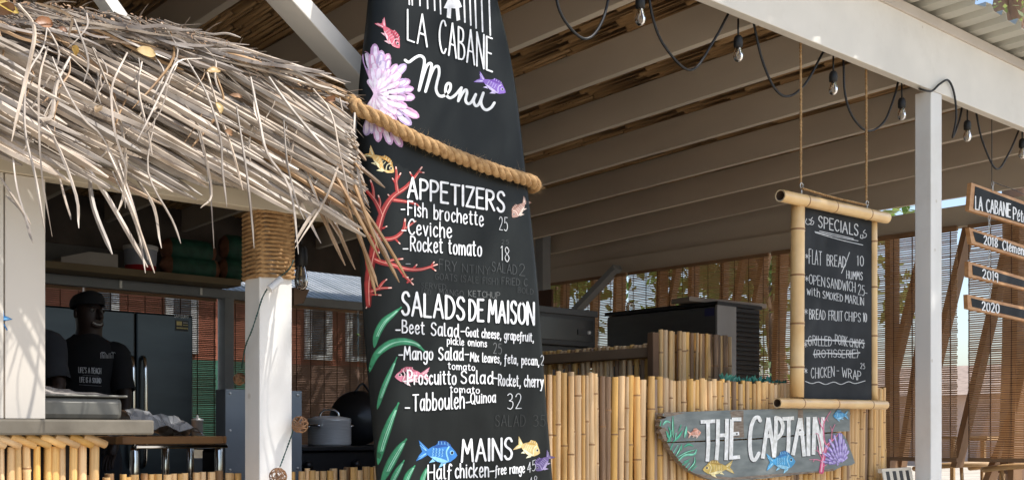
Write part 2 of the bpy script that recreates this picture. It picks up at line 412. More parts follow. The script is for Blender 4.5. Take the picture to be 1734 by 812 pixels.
class Art:                       # paint laid on a surface: strokes and shapes measured from the photograph, put on the real surface
    def __init__(s, surf, jit=.3): s.surf = surf; s.mb = MB(); s.mats = []; s.k = 0; s.j = jit; s.lay = 0
    def mi(s, c):
        m = paint(c)
        if m not in s.mats: s.mats.append(m)
        return s.mats.index(m)
    def poly(s, P, c, lay=None):
        off = .0007 + (s.lay if lay is None else lay) * .00025 + (s.k % 24) * .000009; s.k += 1
        s.mb.add([s.surf(u, v, off) for u, v in P], [tuple(range(len(P)))], s.mi(c))
    def strip(s, P, W, c, lay=None, cap=True):
        P = [Vector((p[0], p[1])) for p in P]; n = len(P)
        if not isinstance(W, (list, tuple)): W = [W] * n
        off = .0007 + (s.lay if lay is None else lay) * .00025 + (s.k % 24) * .000009; s.k += 1
        vs = []; mi = s.mi(c)
        for i, p in enumerate(P):
            d = P[min(i + 1, n - 1)] - P[max(i - 1, 0)]
            d = d.normalized() if d.length > 1e-6 else Vector((1, 0)); nn = Vector((-d.y, d.x)) * W[i] / 2
            vs += [s.surf(*(p + nn), off), s.surf(*(p - nn), off)]
        s.mb.add(vs, [(2 * i, 2 * i + 1, 2 * i + 3, 2 * i + 2) for i in range(n - 1)], mi)
        if cap:
            for i, sg in ((0, -1), (n - 1, 1)):
                if W[i] < .8: continue
                d = (P[min(i + 1, n - 1)] - P[max(i - 1, 0)]); d = d.normalized() if d.length > 1e-6 else Vector((1, 0))
                a0 = math.atan2(d.y, d.x) + (0 if sg > 0 else math.pi)
                cp = [P[i] + Vector((math.cos(a0 + t), math.sin(a0 + t))) * W[i] / 2 for t in (-1.57, -.9, -.3, .3, .9, 1.57)]
                s.mb.add([s.surf(*q, off) for q in cp], [tuple(range(6))], mi)
    def curve(s, P, W, c, n=5, lay=None):
        C = [(q.x, q.y) for q in catmull([Vector((p[0], p[1], 0)) for p in P], n)]
        if isinstance(W, (list, tuple)):
            m = len(C); Wn = []
            for i in range(m):
                t = i / (m - 1) * (len(W) - 1); a = min(int(t), len(W) - 2); Wn.append(W[a] + (W[a + 1] - W[a]) * (t - a))
            W = Wn
        s.strip(C, W, c, lay)
    def text(s, tx, u0, v0, u1, v1, h, wt, c=(.85, .86, .87), slant=0, lay=None, dv=0, rough=0):
        tot = 0; xs = []
        for ch in tx: xs.append(tot); tot += FONT[ch][0] + .21
        tot -= .21; dx, dy = (u1 - u0) / tot, (v1 - v0) / tot
        for ch, x0 in zip(tx, xs):
            jx, jy, sc = rnd.uniform(-s.j, s.j), rnd.uniform(-s.j, s.j), 1 + rnd.uniform(-.04, .04)
            for sm, pts in FONT[ch][1]:
                def T(p):
                    X = x0 + p[0]; Y = p[1] * sc
                    return (u0 + dx * X + jx + slant * Y * h, v0 + dy * X - Y * h + jy)
                Q = [T(p) for p in pts]
                if sm and len(Q) > 2: s.curve(Q, wt, c, 3, lay)
                else:
                    for a, b in zip(Q[:-1], Q[1:]): s.strip([a, b], wt * rnd.uniform(.9, 1.08), c, lay)
    def done(s, name, parent, label=None, extra=None):
        return s.mb.build(name, s.mats, parent, label=label)
def fish(A, tail, head, wd, base, light, dark, flip=1):
    t, h = Vector(tail), Vector(head); d = h - t; L = d.length; d /= L; n = Vector((-d.y, d.x)) * flip
    if n.y > 0 and flip == 1: n = -n                     # fins up
    P = lambda a, b: tuple(t + d * (a * L) + n * (b * wd))
    A.poly([P(.27, .12), P(.1, .38), P(-.02, .55), P(.05, .2), P(.1, .0), P(.03, -.2), P(-.03, -.5), P(.1, -.36), P(.27, -.1)], base, 1)
    for q in (.45, .3, -.3, -.42): A.strip([P(.2, q * .2), P(.02, q)], [1.2, .6], light, 3, False)
    A.poly([P(.42, .36), P(.5, .62), P(.66, .66), P(.8, .5), P(.84, .3)], dark, 1)
    for q in (.5, .58, .66, .74): A.strip([P(q, .4), P(q - .02, .6)], .7, light, 3, False)
    A.poly([P(.62, -.4), P(.56, -.72), P(.72, -.52), P(.76, -.34)], light, 1)
    A.poly([P(.38, -.3), P(.3, -.52), P(.46, -.42)], light, 1)
    body = [P(.2, .08), P(.34, .3), P(.5, .46), P(.66, .5), P(.82, .4), P(.94, .18), P(1, 0), P(.96, -.14), P(.84, -.36), P(.66, -.48), P(.5, -.42), P(.34, -.26), P(.2, -.08)]
    A.poly(body, base, 2)
    A.poly([P(.3, -.2), P(.5, -.4), P(.66, -.46), P(.8, -.36), P(.66, -.26), P(.45, -.18)], light, 3)
    A.poly([P(.34, .28), P(.5, .44), P(.66, .48), P(.78, .4), P(.62, .34), P(.48, .26)], dark, 3)
    for a in (.36, .44, .52, .6):
        for b in (-.1, .04, .18):
            A.strip([P(a, b - .06), P(a + .025, b), P(a, b + .06)], max(.5, wd * .035), light, 4, False)
    A.curve([P(.76, .38), P(.71, .1), P(.78, -.3)], wd * .07, light, 4, 5)
    A.poly([P(.85 + .055 * math.cos(q), .1 + .12 * math.sin(q)) for q in [i * .785 for i in range(8)]], light, 5)
    A.poly([P(.855 + .035 * math.cos(q), .1 + .08 * math.sin(q)) for q in [i * .785 for i in range(8)]], (.01, .01, .02), 6)
def petal(A, c, tip, w, base, hi, lay):
    c, t = Vector(c), Vector(tip); d = t - c; L = max(1, d.length); d /= L; n = Vector((-d.y, d.x))
    prof = [(0, .25), (.3, .4), (.6, .75), (.8, 1), (.93, .9), (1, .5)]
    P = [c + d * L * a + n * w / 2 * b for a, b in prof] + [c + d * L * 1.03] + [c + d * L * a - n * w / 2 * b for a, b in reversed(prof)]
    A.poly([tuple(q) for q in P], base, lay)
    A.strip([tuple(c + d * L * .4 + n * w * .08), tuple(c + d * L * .75 + n * w * .1), tuple(c + d * L * .95 + n * w * .06)], [w * .1, w * .5, w * .35], hi, lay + 1)

# ================================================================ SETTING
YF = 2.734                       # plane of the front frame of the pavilion
M_sand = mat('pale_sand', (.48, .42, .33), .9, .18, 1.5, bump=.4, bscale=40)
M_floor = mat('concrete_floor', (.48, .42, .34), .75, .2, 2)
g = MB(); g.add([(-300, -300, 0), (400, -300, 0), (400, 400, 0), (-300, 400, 0)], [(0, 1, 2, 3)])
g.build('ground', M_sand, kind='structure')
g = MB(); g.box(.4, 2.9, .004, 7.6, 8.5, .05); g.build('floor', M_floor, kind='structure')
g = MB(); g.box(.9, 3.2, .052, 4.4, 8.29, .06); g.build('added_dark_floor_sheet', mat('bounce_cutting_dark', (.04, .038, .035), .8), kind='structure')  # unseen dark sheet added over the floor to cut bounced light

# ---------------- pavilion
pav = thing('pavilion', (4.2, 5.5, 0), 'open white timber pavilion with bamboo ceiling and corrugated metal roof over the bar and kitchen', 'pavilion')
zr = lambda y: 2.85 - .0324 * (y - YF)                # underside of the rafters
m = MB(); m.box(5.216, YF, 0, 5.326, YF + .085, 2.765); m.build('post', M_wpost, pav, bevel=.004, label='square white post under the long front beam')
m = MB(); m.box(-.6, YF, 2.767, 8.4, YF + .045, 3.083); m.build('front_beam', M_white, pav, bevel=.003)
m = MB(); m.box(-.6, YF - .013, 3.079, 8.4, YF + .06, 3.128); m.build('fascia_strip', mat('fascia_strip_paint', (.56, .50, .44), .6, .08, 4), pav, bevel=.002)
x = 2.17 - 3 * .617
first = None
for i in range(12):
    xx = x + i * .617
    mb = MB(); y0, y1 = YF + .05, 8.45
    vs = []
    for yy in (y0, y1):
        for a, b in ((-.02, 0), (.02, 0), (.02, .175), (-.02, .175)): vs.append((xx + a, yy, zr(yy) + b))
    mb.add(vs, [(0, 1, 2, 3), (7, 6, 5, 4), (0, 4, 5, 1), (1, 5, 6, 2), (2, 6, 7, 3), (3, 7, 4, 0)])
    mb.build('rafter', M_rafter, pav, bevel=.003)
# ceiling of split bamboo canes laid along the rafters
m = MB(); xx = -.2
while xx < 8.0:
    r = rnd.uniform(.012, .02); y = YF + .06; z0 = rnd.uniform(-.004, .004); dx = 0
    rings = []
    while y < 8.45:
        rings.append((y, r)); y += rnd.uniform(.3, .5)
        if y < 8.45: rings += [(y - .012, r), (y, r * 1.18), (y + .012, r)]
    rings.append((8.45, r)); b = len(m.v)
    for yy, rr in rings:
        w_ = math.sin(yy * 2.1 + xx * 9) * .004
        for k in range(5):
            a = math.pi + math.pi * k / 4
            m.v.append((xx + r + math.cos(a) * rr + w_, yy, zr(yy) + .188 + z0 + math.sin(a) * rr))
    for i in range(len(rings) - 1):
        for k in range(4): m.f.append((b + i * 5 + k, b + i * 5 + k + 1, b + (i + 1) * 5 + k + 1, b + (i + 1) * 5 + k)); m.m.append(0)
    xx += 1.7 * r
m.build('ceiling_cane', M_ceil, pav, smooth=True, kind='stuff')
# corrugated roof sheets
def corr(m, x0, x1, y0, y1, zf, p=.168, h=.032, th=.003):
    prof = []; xx = x0
    while xx < x1:
        prof += [(xx, 0), (xx + p * .50, 0), (xx + p * .60, h), (xx + p * .90, h)]; xx += p
    ys = [y0, y1]
    for s in (0, th):
        b = len(m.v)
        for y in ys:
            for a, c in prof: m.v.append((a, y + (rnd.uniform(-.012, .012) if y == y0 else 0), zf(y) + c + s))
        n = len(prof)
        for k in range(n - 1): m.f.append((b + k, b + k + 1, b + n + k + 1, b + n + k)); m.m.append(0)
    b = len(m.v); n = len(prof)
    for k in range(n - 1):
        m.f.append((b - 4 * n + k, b - 4 * n + k + 1, b - 2 * n + k + 1, b - 2 * n + k)); m.m.append(0)
for i in range(5):
    mb = MB(); x0 = -.8 + i * 1.848 + .02
    corr(mb, x0, x0 + 1.848 + .1, YF - .20, 8.9, lambda y, i=i: 3.134 + (i % 2) * .0045 - .0324 * (y - YF))
    mb.build('roof_sheet', M_roof, pav)
# side wall header, struts and outer timbers
XW = 7.45
m = MB(); m.box(XW - .03, YF, 2.49, XW + .05, 8.45, 2.635); m.build('side_header', M_rafter, pav, bevel=.004)
m = MB(); m.box(XW + .0, 4.75, 2.637, XW + .03, 8.45, 3.02); m.build('side_fascia', M_rafter, pav)
m = MB(); m.box(XW + .0, YF + .1, 2.70, XW + .03, 4.75, 3.05); m.build('side_fascia', M_rafter, pav)
m = MB(); m.box(XW - .05, 8.30, 0, XW + .06, 8.41, 2.49); m.build('corner_post', M_rafter, pav, bevel=.004)
m = MB(); m.box(XW - .02, YF, 0, XW + .08, YF + .1, 2.49); m.build('corner_post', M_rafter, pav, bevel=.004)
m = MB(); m.bar(onX(1046, 452, 7.36), onX(950, 552, 7.36), .05, .10, (1, 0, 0)); m.build('side_brace', M_grey, pav, bevel=.004)
m = MB(); a = onX(918, 440, 7.0); m.box(6.96, a.y - .05, 0, 7.06, a.y + .05, a.z + .35); m.build('inner_post', M_grey, pav, bevel=.004)
m = MB(); m.box(.8, 8.2, 2.15, XW, 8.29, 2.22); m.build('back_header', M_grey, pav, bevel=.003)
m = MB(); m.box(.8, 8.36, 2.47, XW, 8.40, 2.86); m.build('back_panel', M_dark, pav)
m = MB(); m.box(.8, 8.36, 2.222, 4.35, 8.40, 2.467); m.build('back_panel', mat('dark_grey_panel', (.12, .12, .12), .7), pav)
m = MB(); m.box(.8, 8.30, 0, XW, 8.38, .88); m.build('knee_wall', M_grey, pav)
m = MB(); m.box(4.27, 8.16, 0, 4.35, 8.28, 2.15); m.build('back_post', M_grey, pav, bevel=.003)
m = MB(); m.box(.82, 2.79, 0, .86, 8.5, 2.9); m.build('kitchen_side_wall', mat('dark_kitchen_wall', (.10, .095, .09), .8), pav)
# crossing timbers outside the blinds of the side wall
def tim(u0, v0, u1, v1, wd=.11, xx=7.53):
    wd *= .8
    m = MB(); m.bar(onX(u0, v0, xx), onX(u1, v1, xx), .04, wd, (1, 0, 0)); m.build('brace_timber', M_timber, pav)
k = 0
for a in [(1511, 385, 1511, 830, .17), (1560, 440, 1497, 700, .12), (1582, 430, 1525, 800, .10), (1641, 385, 1580, 640, .14), (1716, 380, 1620, 790, .13),
          (1729, 385, 1718, 830, .17), (1772, 560, 1650, 880, .16), (1123, 440, 1116, 640, .14), (1176, 430, 1170, 640, .13), (1228, 430, 1222, 640, .09),
          (1300, 420, 1252, 660, .12), (1326, 415, 1316, 660, .14), (1262, 425, 1222, 640, .09), (1150, 440, 1128, 560, .09), (1010, 470, 1003, 600, .12),
          (958, 475, 954, 560, .11), (1050, 455, 1046, 620, .16), (1790, 380, 1700, 800, .12)]:
    k += 1; tim(*a[:4], a[4], 7.53 + (k % 4) * .05)

# ---------------- kiosk shopfront on the left
kio = thing('kitchen_kiosk_front', (1.2, YF, 0), 'cream painted kitchen hatch frontage with its white square column and lintel under the palm thatch', 'kiosk')
m = MB(); m.box(.30, YF, 1.745, 1.95, YF + .03, 2.03); m.build('lintel_panel', M_white, kio, bevel=.002)
m = MB(); m.box(.30, YF - .012, 1.698, 1.95, YF + .042, 1.745); m.build('lintel_trim', mat('beige_trim_paint', (.52, .45, .34), .6, .08, 6), kio, bevel=.002)
m = MB(); m.box(1.534, YF, 0, 1.635, YF + .082, 1.697); m.build('column', M_wpost, kio, bevel=.003, label='white square column sunlit on one face')
for a, b, o in ((.10, .795, 0), (.799, .868, .004), (.872, .9637, .001)):
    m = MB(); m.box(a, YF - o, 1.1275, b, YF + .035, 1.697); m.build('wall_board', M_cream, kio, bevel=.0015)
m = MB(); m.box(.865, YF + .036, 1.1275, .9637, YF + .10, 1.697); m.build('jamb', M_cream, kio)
# small blue fish painted on the wall board, cut by the frame
A = Art(lambda u, v, o: onY(u, v, YF - .002 - o)); fish(A, (12, 531), (-34, 566), 26, (.02, .17, .42), (.25, .55, .8), (.01, .05, .2)); A.strip([(6, 548), (12, 558)], 2, (.02, .17, .42))
A.done('painted_fish', kio, 'blue fish painted on the cream wall board')
# counter slab, and canes cladding below
cs = thing('serving_counter', (.9, 2.7, 0), 'worn concrete serving counter on the left, clad below with upright canes', 'counter')
m = MB(); m.box(-.1, 2.62, 1.0895, 1.184, 3.15, 1.1255); m.build('slab', M_concrete, cs, bevel=.005)
cane_row(cs, (.2, 2.672, 0), (1.062, 2.672, 0), .1, 1.066, .008, .0125, .006, .004, .95)
m = MB(); m.box(.2, 2.70, 0, 1.03, 3.1, 1.085); m.build('counter_body', M_dark, cs)
xx = .55
for i in range(16):                              # slanting short canes directly under the slab
    m = MB(); m.tube([(xx + .034, 2.658, 1.066), (xx - .022, 2.650, 1.0885)], .0098, 8); m.build('edging_cane', [M_bam], cs, smooth=True); xx += .033
# low cane screen between the counter and the surfboard
lw = thing('low_cane_screen', (1.6, 2.9, 0), 'low screen of upright bamboo canes below the hatch, behind the white column', 'screen')
cane_row(lw, (1.08, 2.90, 0), (2.35, 2.90, 0), .05, .983, .009, .0135, .01, .006)
m = MB(); m.box(1.08, 2.93, .80, 2.35, 2.955, .85); m.build('rail', M_dark, lw)

# ---------------- rope round the column head
m = MB(); z = 1.462; P = []
N = 16; t = 0
hx, hy = .0505 + .006, .041 + .006; cx, cy = 1.5845, YF + .041
def sq(t):
    a = t * 2 * math.pi; c, s = math.cos(a), math.sin(a); p = .28
    return cx + hx * math.copysign(abs(c) ** p, c), cy + hy * math.copysign(abs(s) ** p, s)
z0, z1 = onY(450, 471, YF).z, 1.70
for i in range(N * 28):
    t = i / 28; q = sq(t); P.append(Vector((q[0], q[1], z0 + (z1 - z0) * i / (N * 28))))
# two-strand twist along the coil
for s in range(2):
    Q = []
    for i, p in enumerate(P):
        a = i * .9 + s * math.pi; out = Vector((p.x - cx, p.y - cy, 0)).normalized()
        Q.append(p + out * math.cos(a) * .0026 + Vector((0, 0, math.sin(a) * .0024 + .0016 * math.sin(i * .013))))
    m.tube(Q, .0050, 6)
rw = m.build('column_rope', mat('orange_brown_coir', (.25, .13, .05), .9, .2, 60, (1, 1, 1), .6, c2=(.46, .28, .125), bscale=300), None, smooth=True, label='thick brown rope coiled round the top of the white column', cat='rope')

# ---------------- diagonal brace beside the surfboard, and pale plank behind the thatch
m = MB(); m.bar(onY(440, -52, 2.79), onY(650, 178, 2.79), .05, .098, (0, 1, 0)); m.build('front_brace', M_white, pav, bevel=.003, label='white diagonal brace running down behind the surfboard')
m = MB(); m.bar(onY(150, -40, 2.80), onY(222, 62, 2.80), .03, .05, (0, 1, 0)); m.build('front_brace', M_white, pav)

# ---------------- bamboo bar, right of the surfboard
bar = thing('bamboo_bar', (3.9, 2.87, 0), 'golden bar front of upright split-height bamboo canes behind the surfboard', 'bar')
cane_row(bar, (2.30, 2.87, 0), (4.28, 2.87, 0), .03, 1.302, .0085, .0175, .012, .010, .88)
cane_row(bar, (4.28, 2.873, 0), (5.0, 2.873, 0), .03, 1.304, .009, .0165, .01, .005, .88)
cane_row(bar, (5.035, 2.87, 0), (5.035, 3.7, 0), .03, 1.304, .0125, .017, .01, .008)
m = MB(); m.box(2.3, 2.925, 1.16, 5.0, 2.945, 1.21); m.build('rail', mat('pale_rail', (.45, .42, .38), .7), bar)
m = MB(); m.box(2.3, 2.935, .0, 4.98, 2.95, 1.12); m.build('backing', M_timber, bar)
cane_row(bar, (2.34, 2.905, 0), (4.98, 2.905, 0), .03, 1.26, .012, .018, .004, .012, 1.1)
m = MB(); m.box(4.2, 2.895, 1.275, 5.02, 3.2, 1.295); m.build('bar_top', M_dark, bar)

# inner counter and raised bamboo panel
ic = thing('inner_counter', (3.85, 3.7, 0), 'shaded inner counter clad with canes, rail on top and a square post at its end', 'counter')
cane_row(ic, (3.83, 4.9, 0), (3.83, 3.34, 0), .05, 1.42, .012, .015, .005, .003)
cane_row(ic, (3.86, 4.9, 0), (3.86, 3.34, 0), 1.40, 1.49, .012, .016, .005, .003)
m = MB(); m.box(3.79, 3.30, 1.425, 3.84, 4.9, 1.47); m.build('top_rail', mat('brown_rail', (.26, .17, .10), .7), ic, bevel=.003)
m = MB(); m.box(3.762, 3.262, 0, 3.802, 3.296, 1.53); m.build('end_post', mat('dark_brown_post', (.15, .08, .04), .7, .2, 8), ic, bevel=.003)  # end post in its own dark brown
rp = thing('raised_cane_panel', (4.1, 3.28, 0), 'square raised panel of bright bamboo canes standing behind the bar', 'panel')
cane_row(rp, (3.815, 3.31, 0), (4.30, 3.31, 0), .05, 1.535, .012, .015, .003, .003, 1)
cane_row(rp, (3.812, 3.28, 0), (4.315, 3.28, 0), .05, 1.545, .008, .0145, .006, .003, .78)

# ================================================================ BLINDS
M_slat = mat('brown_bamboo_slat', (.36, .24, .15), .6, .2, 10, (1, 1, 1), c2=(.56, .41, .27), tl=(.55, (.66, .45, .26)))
M_slat2 = mat('kitchen_shade_slat', (.12, .07, .04), .6, .2, 10, (1, 1, 1), c2=(.22, .13, .075), tl=(.25, (.40, .22, .10)))  # darker copy of the slat colour, with the kitchen's shade painted in
M_cord = mat('blind_cord', (.08, .035, .02), .8)
def blind(kind, a0, a1, zb, zt, c, label, pitch=.0148, group='slatted bamboo blinds'):
    mid = (a0 + a1) / 2
    loc = (c, mid, zb) if kind == 'x' else (mid, c, zb)
    t = thing('bamboo_blind', loc, label, 'blind', group)
    m = MB(); n = int((zt - zb) / pitch); ph = rnd.uniform(0, 6)
    for i in range(n):
        z = zb + .02 + i * pitch; h = rnd.uniform(.0088, .0112); q = i / n
        bow = .10 * max(0, .14 - q) ** 1.0 * 3 * math.sin((.14 - q) * 20) if q < .14 else 0
        b0, b1 = a0 + rnd.uniform(-.004, .004), a1 + rnd.uniform(-.004, .004)
        segs = 4; dz = [rnd.uniform(-.0012, .0012) for _ in range(segs + 1)]
        vs = []
        for j in range(segs + 1):
            al = b0 + (b1 - b0) * j / segs; cc = c + .006 * math.sin(al * 5 + ph) * (1 - q) - bow * .25
            for o, zz in ((-.0018, 0), (-.0018, h), (.0018, h), (.0018, 0)):
                vs.append((cc + o, al, z + zz + dz[j]) if kind == 'x' else (al, cc + o, z + zz + dz[j]))
        fs = []
        for j in range(segs):
            for k in range(4): fs.append((j * 4 + k, j * 4 + (k + 1) % 4, (j + 1) * 4 + (k + 1) % 4, (j + 1) * 4 + k))
        m.add(vs, fs)
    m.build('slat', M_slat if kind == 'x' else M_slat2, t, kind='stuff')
    m = MB(); al = a0 + .05
    while al < a1:
        for s in (-.004, .004):
            p = [(c + s, al, zb + .02), (c + s, al, zt)] if kind == 'x' else [(al, c + s, zb + .02), (al, c + s, zt)]
            m.tube(p, .0022, 4)
        al += rnd.uniform(.13, .15)
    m.build('cord', M_cord, t, kind='stuff')
    for z, nm in ((zb, 'bottom_rail'), (zt - .02, 'head_rail')):
        m = MB()
        if kind == 'x': m.box(c - .012, a0, z, c + .012, a1, z + .026)
        else: m.box(a0, c - .012, z, a1, c + .012, z + .026)
        m.build(nm, M_timber, t)
    return t
blind('x', 2.86, 3.61, .89, 2.485, 7.40, 'bamboo blind at the far right behind the hanging name boards')
blind('x', 3.69, 5.20, .885, 2.485, 7.405, 'bamboo blind hanging behind the tall white post')
blind('x', 5.225, 6.70, 1.05, 2.485, 7.40, 'bamboo blind behind the ice machine and left of the chalkboard')
blind('x', 6.72, 8.2, 1.05, 2.485, 7.395, 'bamboo blind in the dark far corner above the black oven')
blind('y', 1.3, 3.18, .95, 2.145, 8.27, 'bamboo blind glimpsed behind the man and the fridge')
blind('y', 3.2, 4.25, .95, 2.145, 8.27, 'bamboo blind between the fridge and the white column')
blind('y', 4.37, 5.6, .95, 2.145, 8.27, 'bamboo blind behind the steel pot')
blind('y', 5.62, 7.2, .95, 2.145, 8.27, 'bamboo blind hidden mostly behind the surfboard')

# ================================================================ SURFBOARD MENU
YB = 2.55
Ltab = [(0, 2.10), (.3, 1.93), (.62, 1.845)]
for v, u in reversed([(0, 633), (60, 625), (120, 617), (200, 612), (300, 612), (400, 616), (500, 621), (600, 628), (700, 637), (812, 647)]):
    p = onY(u, v, YB + .035); Ltab.append((p.z, p.x))
Rtab = [(0, 2.36), (.3, 2.485), (.62, 2.495)]
for v, u in reversed([(0, 845), (50, 857), (100, 868), (150, 876), (200, 882), (300, 893), (400, 905), (500, 914), (600, 921), (700, 928), (812, 938)]):
    p = onY(u, v, YB + .01); Rtab.append((p.z, p.x))
Ltab += [(2.55, 1.815), (2.75, 1.865), (2.9, 1.93)]; Rtab += [(2.62, 2.145), (2.78, 2.06), (2.9, 1.96)]
def interp(T, z):
    if z <= T[0][0]: return T[0][1]
    for (a, b), (c, d) in zip(T[:-1], T[1:]):
        if z <= c: return b + (d - b) * (z - a) / (c - a)
    return T[-1][1]
def sm(T, z): return sum(interp(T, z + o) for o in (-.09, -.045, 0, .045, .09)) / 5
WL, DL, WR, DR = .085, .06, .03, .022
def board_y(x, z):
    xl, xr = sm(Ltab, z), sm(Rtab, z); y = YB
    if x < xl + WL: t = min(1, (xl + WL - x) / WL); y += DL * (1 - math.sqrt(max(0, 1 - t * t)))
    if x > xr - WR: t = min(1, (x - xr + WR) / WR); y += DR * (1 - math.sqrt(max(0, 1 - t * t)))
    return y
def S_board(u, v, off):
    y = YB
    for _ in range(12): p = onY(u, v, y); y = .5 * y + .5 * board_y(p.x, p.z)
    p = onY(u, v, y); e = 1e-3
    nx = (board_y(p.x + e, p.z) - board_y(p.x - e, p.z)) / (2 * e); nx = max(-2.5, min(2.5, nx))
    n = Vector((nx, -1, 0)).normalized()
    return p + n * off
sb = thing('surfboard_menu', (2.25, YB, 0), 'tall black surfboard standing upright, hand-painted with the white menu, corals and fish', 'menu board')
m = MB(); NZ = 70; ring = None
for i in range(NZ + 1):
    z = 2.9 * i / NZ; xl, xr = sm(Ltab, z), sm(Rtab, z); W = xr - xl
    wl, wr = min(WL, W * .4), min(WR, W * .3)
    row = [(xl + wl * (1 - math.cos(t * math.pi / 16)) if False else xl + wl * (1 - math.sin(math.pi / 2 * (1 - t / 9))), 0) for t in range(0, 9)]
    xs = [xl + wl * (1 - math.cos(math.pi / 2 * t / 8)) for t in range(9)]
    ys = [YB + DL * (1 - math.sin(math.pi / 2 * t / 8)) for t in range(9)]
    pts = list(zip(xs, ys)) + [(xl + wl + (W - wl - wr) * q / 6, YB) for q in range(1, 6)]
    pts += [(xr - wr * math.cos(math.pi / 2 * t / 5), YB + DR * (1 - math.cos(math.pi / 2 * t / 5))) if False else (xr - wr * (1 - math.sin(math.pi / 2 * t / 5)), YB + DR * (1 - math.cos(math.pi / 2 * t / 5))) for t in range(6)]
    pts += [(xr - .008, YB + .05), (xr - .05, YB + .062), ((xl + xr) / 2, YB + .07), (xl + wl * .6, YB + .068), (xl + .012, YB + .064 + .012)]
    n = len(pts); b = len(m.v); m.v += [(a, c, z) for a, c in pts]
    if i:
        for k in range(n): m.f.append((b - n + k, b - n + (k + 1) % n, b + (k + 1) % n, b + k)); m.m.append(0)
m.f.append(tuple(range(n - 1, -1, -1))); m.m.append(0); m.f.append(tuple(range(b, b + n))); m.m.append(0)
m.build('board', M_board, sb, smooth=True)
WH = (.80, .81, .83)
A = Art(S_board)
# hut and palm emblem at the top, mostly above the frame
for u, a, b in ((692, -40, 8), (697, -44, 9), (710, -46, 10), (723, -46, 15), (735, -40, 18), (745, -40, 24)): A.strip([(u - 1, a), (u + 1, b)], 2.4, WH)
for u, a, b in ((786, -44, 38), (796, -40, 43), (805, -36, 48), (816, -36, 54), (829, -30, 60)): A.strip([(u - 2, a), (u + 1, b)], 2.6, WH)
for sx in (-1, 1):
    for q in range(3): A.curve([(712 if sx < 0 else 812, -40), (712 + sx * 12 * (q + 1) + (0 if sx < 0 else 100), -56 + q * 3), ((712 if sx < 0 else 812) + sx * 20 * (q + 1) * .8, -36 + q * 4)], 2, WH)
A.poly([(751, 14), (762, -8), (768, -14), (774, -8), (782, 12), (777, 14), (779, 34), (773, 36), (771, 15), (764, 14), (763, 32), (756, 30), (757, 15)], WH)
A.done('painted_emblem', sb, 'white beach hut and palm emblem at the top of the board')
S_letter = lambda u, v, o: S_board(u, v, o + .0026)
def line(lab, *specs):
    for s in specs:
        A = Art(S_letter); s = list(s); s[6] *= .73 if s[5] < 32 else .84
        A.text(*s[:7], *( [s[7]] if len(s) > 7 else [])); A.done('lettering', sb, lab + ': ' + s[0] if len(s[0]) > 1 else None)
line('LA CABANE in tall white capitals', ('LA', 689, 68, 722, 80, 53, 3.4), ('CABANE', 743, 88, 832, 122, 55, 3.4))
A = Art(S_board)
zq = lambda P: [(660 + a / 4.06, b / 4.06) for a, b in P]
for P in ([(105, 415), (130, 428), (170, 400), (205, 385), (232, 400), (236, 440), (218, 530), (200, 622)], [(202, 615), (236, 500), (258, 448), (280, 437), (286, 460), (268, 540), (245, 630)],
          [(247, 622), (285, 505), (310, 462), (334, 462), (338, 510), (322, 575), (318, 620), (335, 655), (362, 662), (392, 645), (414, 615), (416, 582), (398, 575), (384, 600), (386, 648), (412, 674), (448, 655), (492, 604)],
          [(492, 604), (480, 650), (470, 695)], [(472, 690), (500, 640), (522, 618), (530, 640), (520, 690), (538, 714), (562, 700), (590, 650)], [(590, 650), (575, 695), (590, 728), (614, 712), (642, 640)],
          [(642, 640), (626, 700), (640, 742), (665, 756), (696, 740), (718, 708)]):
    A.curve(zq(P), 4.7, (.86, .89, .88), 5)
A.done('lettering', sb, 'Menu in looping white script')
line('APPETIZERS heading', ('APPETIZERS', 690, 334, 853, 359, 33, 4.6))
T1 = 3.3; CH = (.62, .63, .64)
line('fish brochette line', ('-', 678, 361, 685, 361, 18, 3), ('Fish brochette', 690, 364, 817, 383, 24, T1), ('25', 844, 389, 858, 391, 22, 1.5, CH))
line('ceviche line', ('-', 679, 397, 687, 397, 18, 3), ('Ceviche', 690, 396, 763, 403, 25, T1))
line('rocket tomato line', ('-', 681, 428, 690, 428, 18, 3), ('Rocket tomato', 694, 424, 814, 434, 25, T1), ('18', 847, 440, 861, 444, 25, 1.5, CH))
G1, G2 = (.05, .053, .053), (.032, .034, .034)
line('half rubbed-out chalk lines under the appetizers', ('_', 686, 449, 694, 449, 15, 1.6, (.3, .3, .31)), ('FRY', 743, 456, 772, 460, 17, 1.2, G1), ('NTINY', 782, 461, 828, 465, 14, 1, G2), ('SALAD', 832, 459, 874, 465, 16, 1.2, G1), ('2', 878, 466, 888, 467, 20, 1.3, G1),
     ('GOATS (SALE FISH)', 736, 473, 842, 482, 11, .9, G2), ('FRIED C', 849, 481, 892, 484, 12, 1, G1), ('SERVED', 712, 487, 754, 490, 9, .9, G2), ('AND', 711, 498, 728, 499, 9, .8, G2), ('MANGO', 742, 498, 784, 502, 10, .9, G1), ('KETCHUP', 792, 501, 845, 505, 10, 1.1, (.16, .165, .16)), ('25', 848, 413, 860, 413, 7, .9, G1), ('BOLD', 876, 495, 902, 498, 9, .8, G2))
line('SALADS DE MAISON heading', ('SALADS', 680, 532, 785, 541, 38, 4.9), ('DE', 794, 542, 817, 543, 35, 4.7), ('MAISON', 826, 544, 903, 549, 36, 4.4))
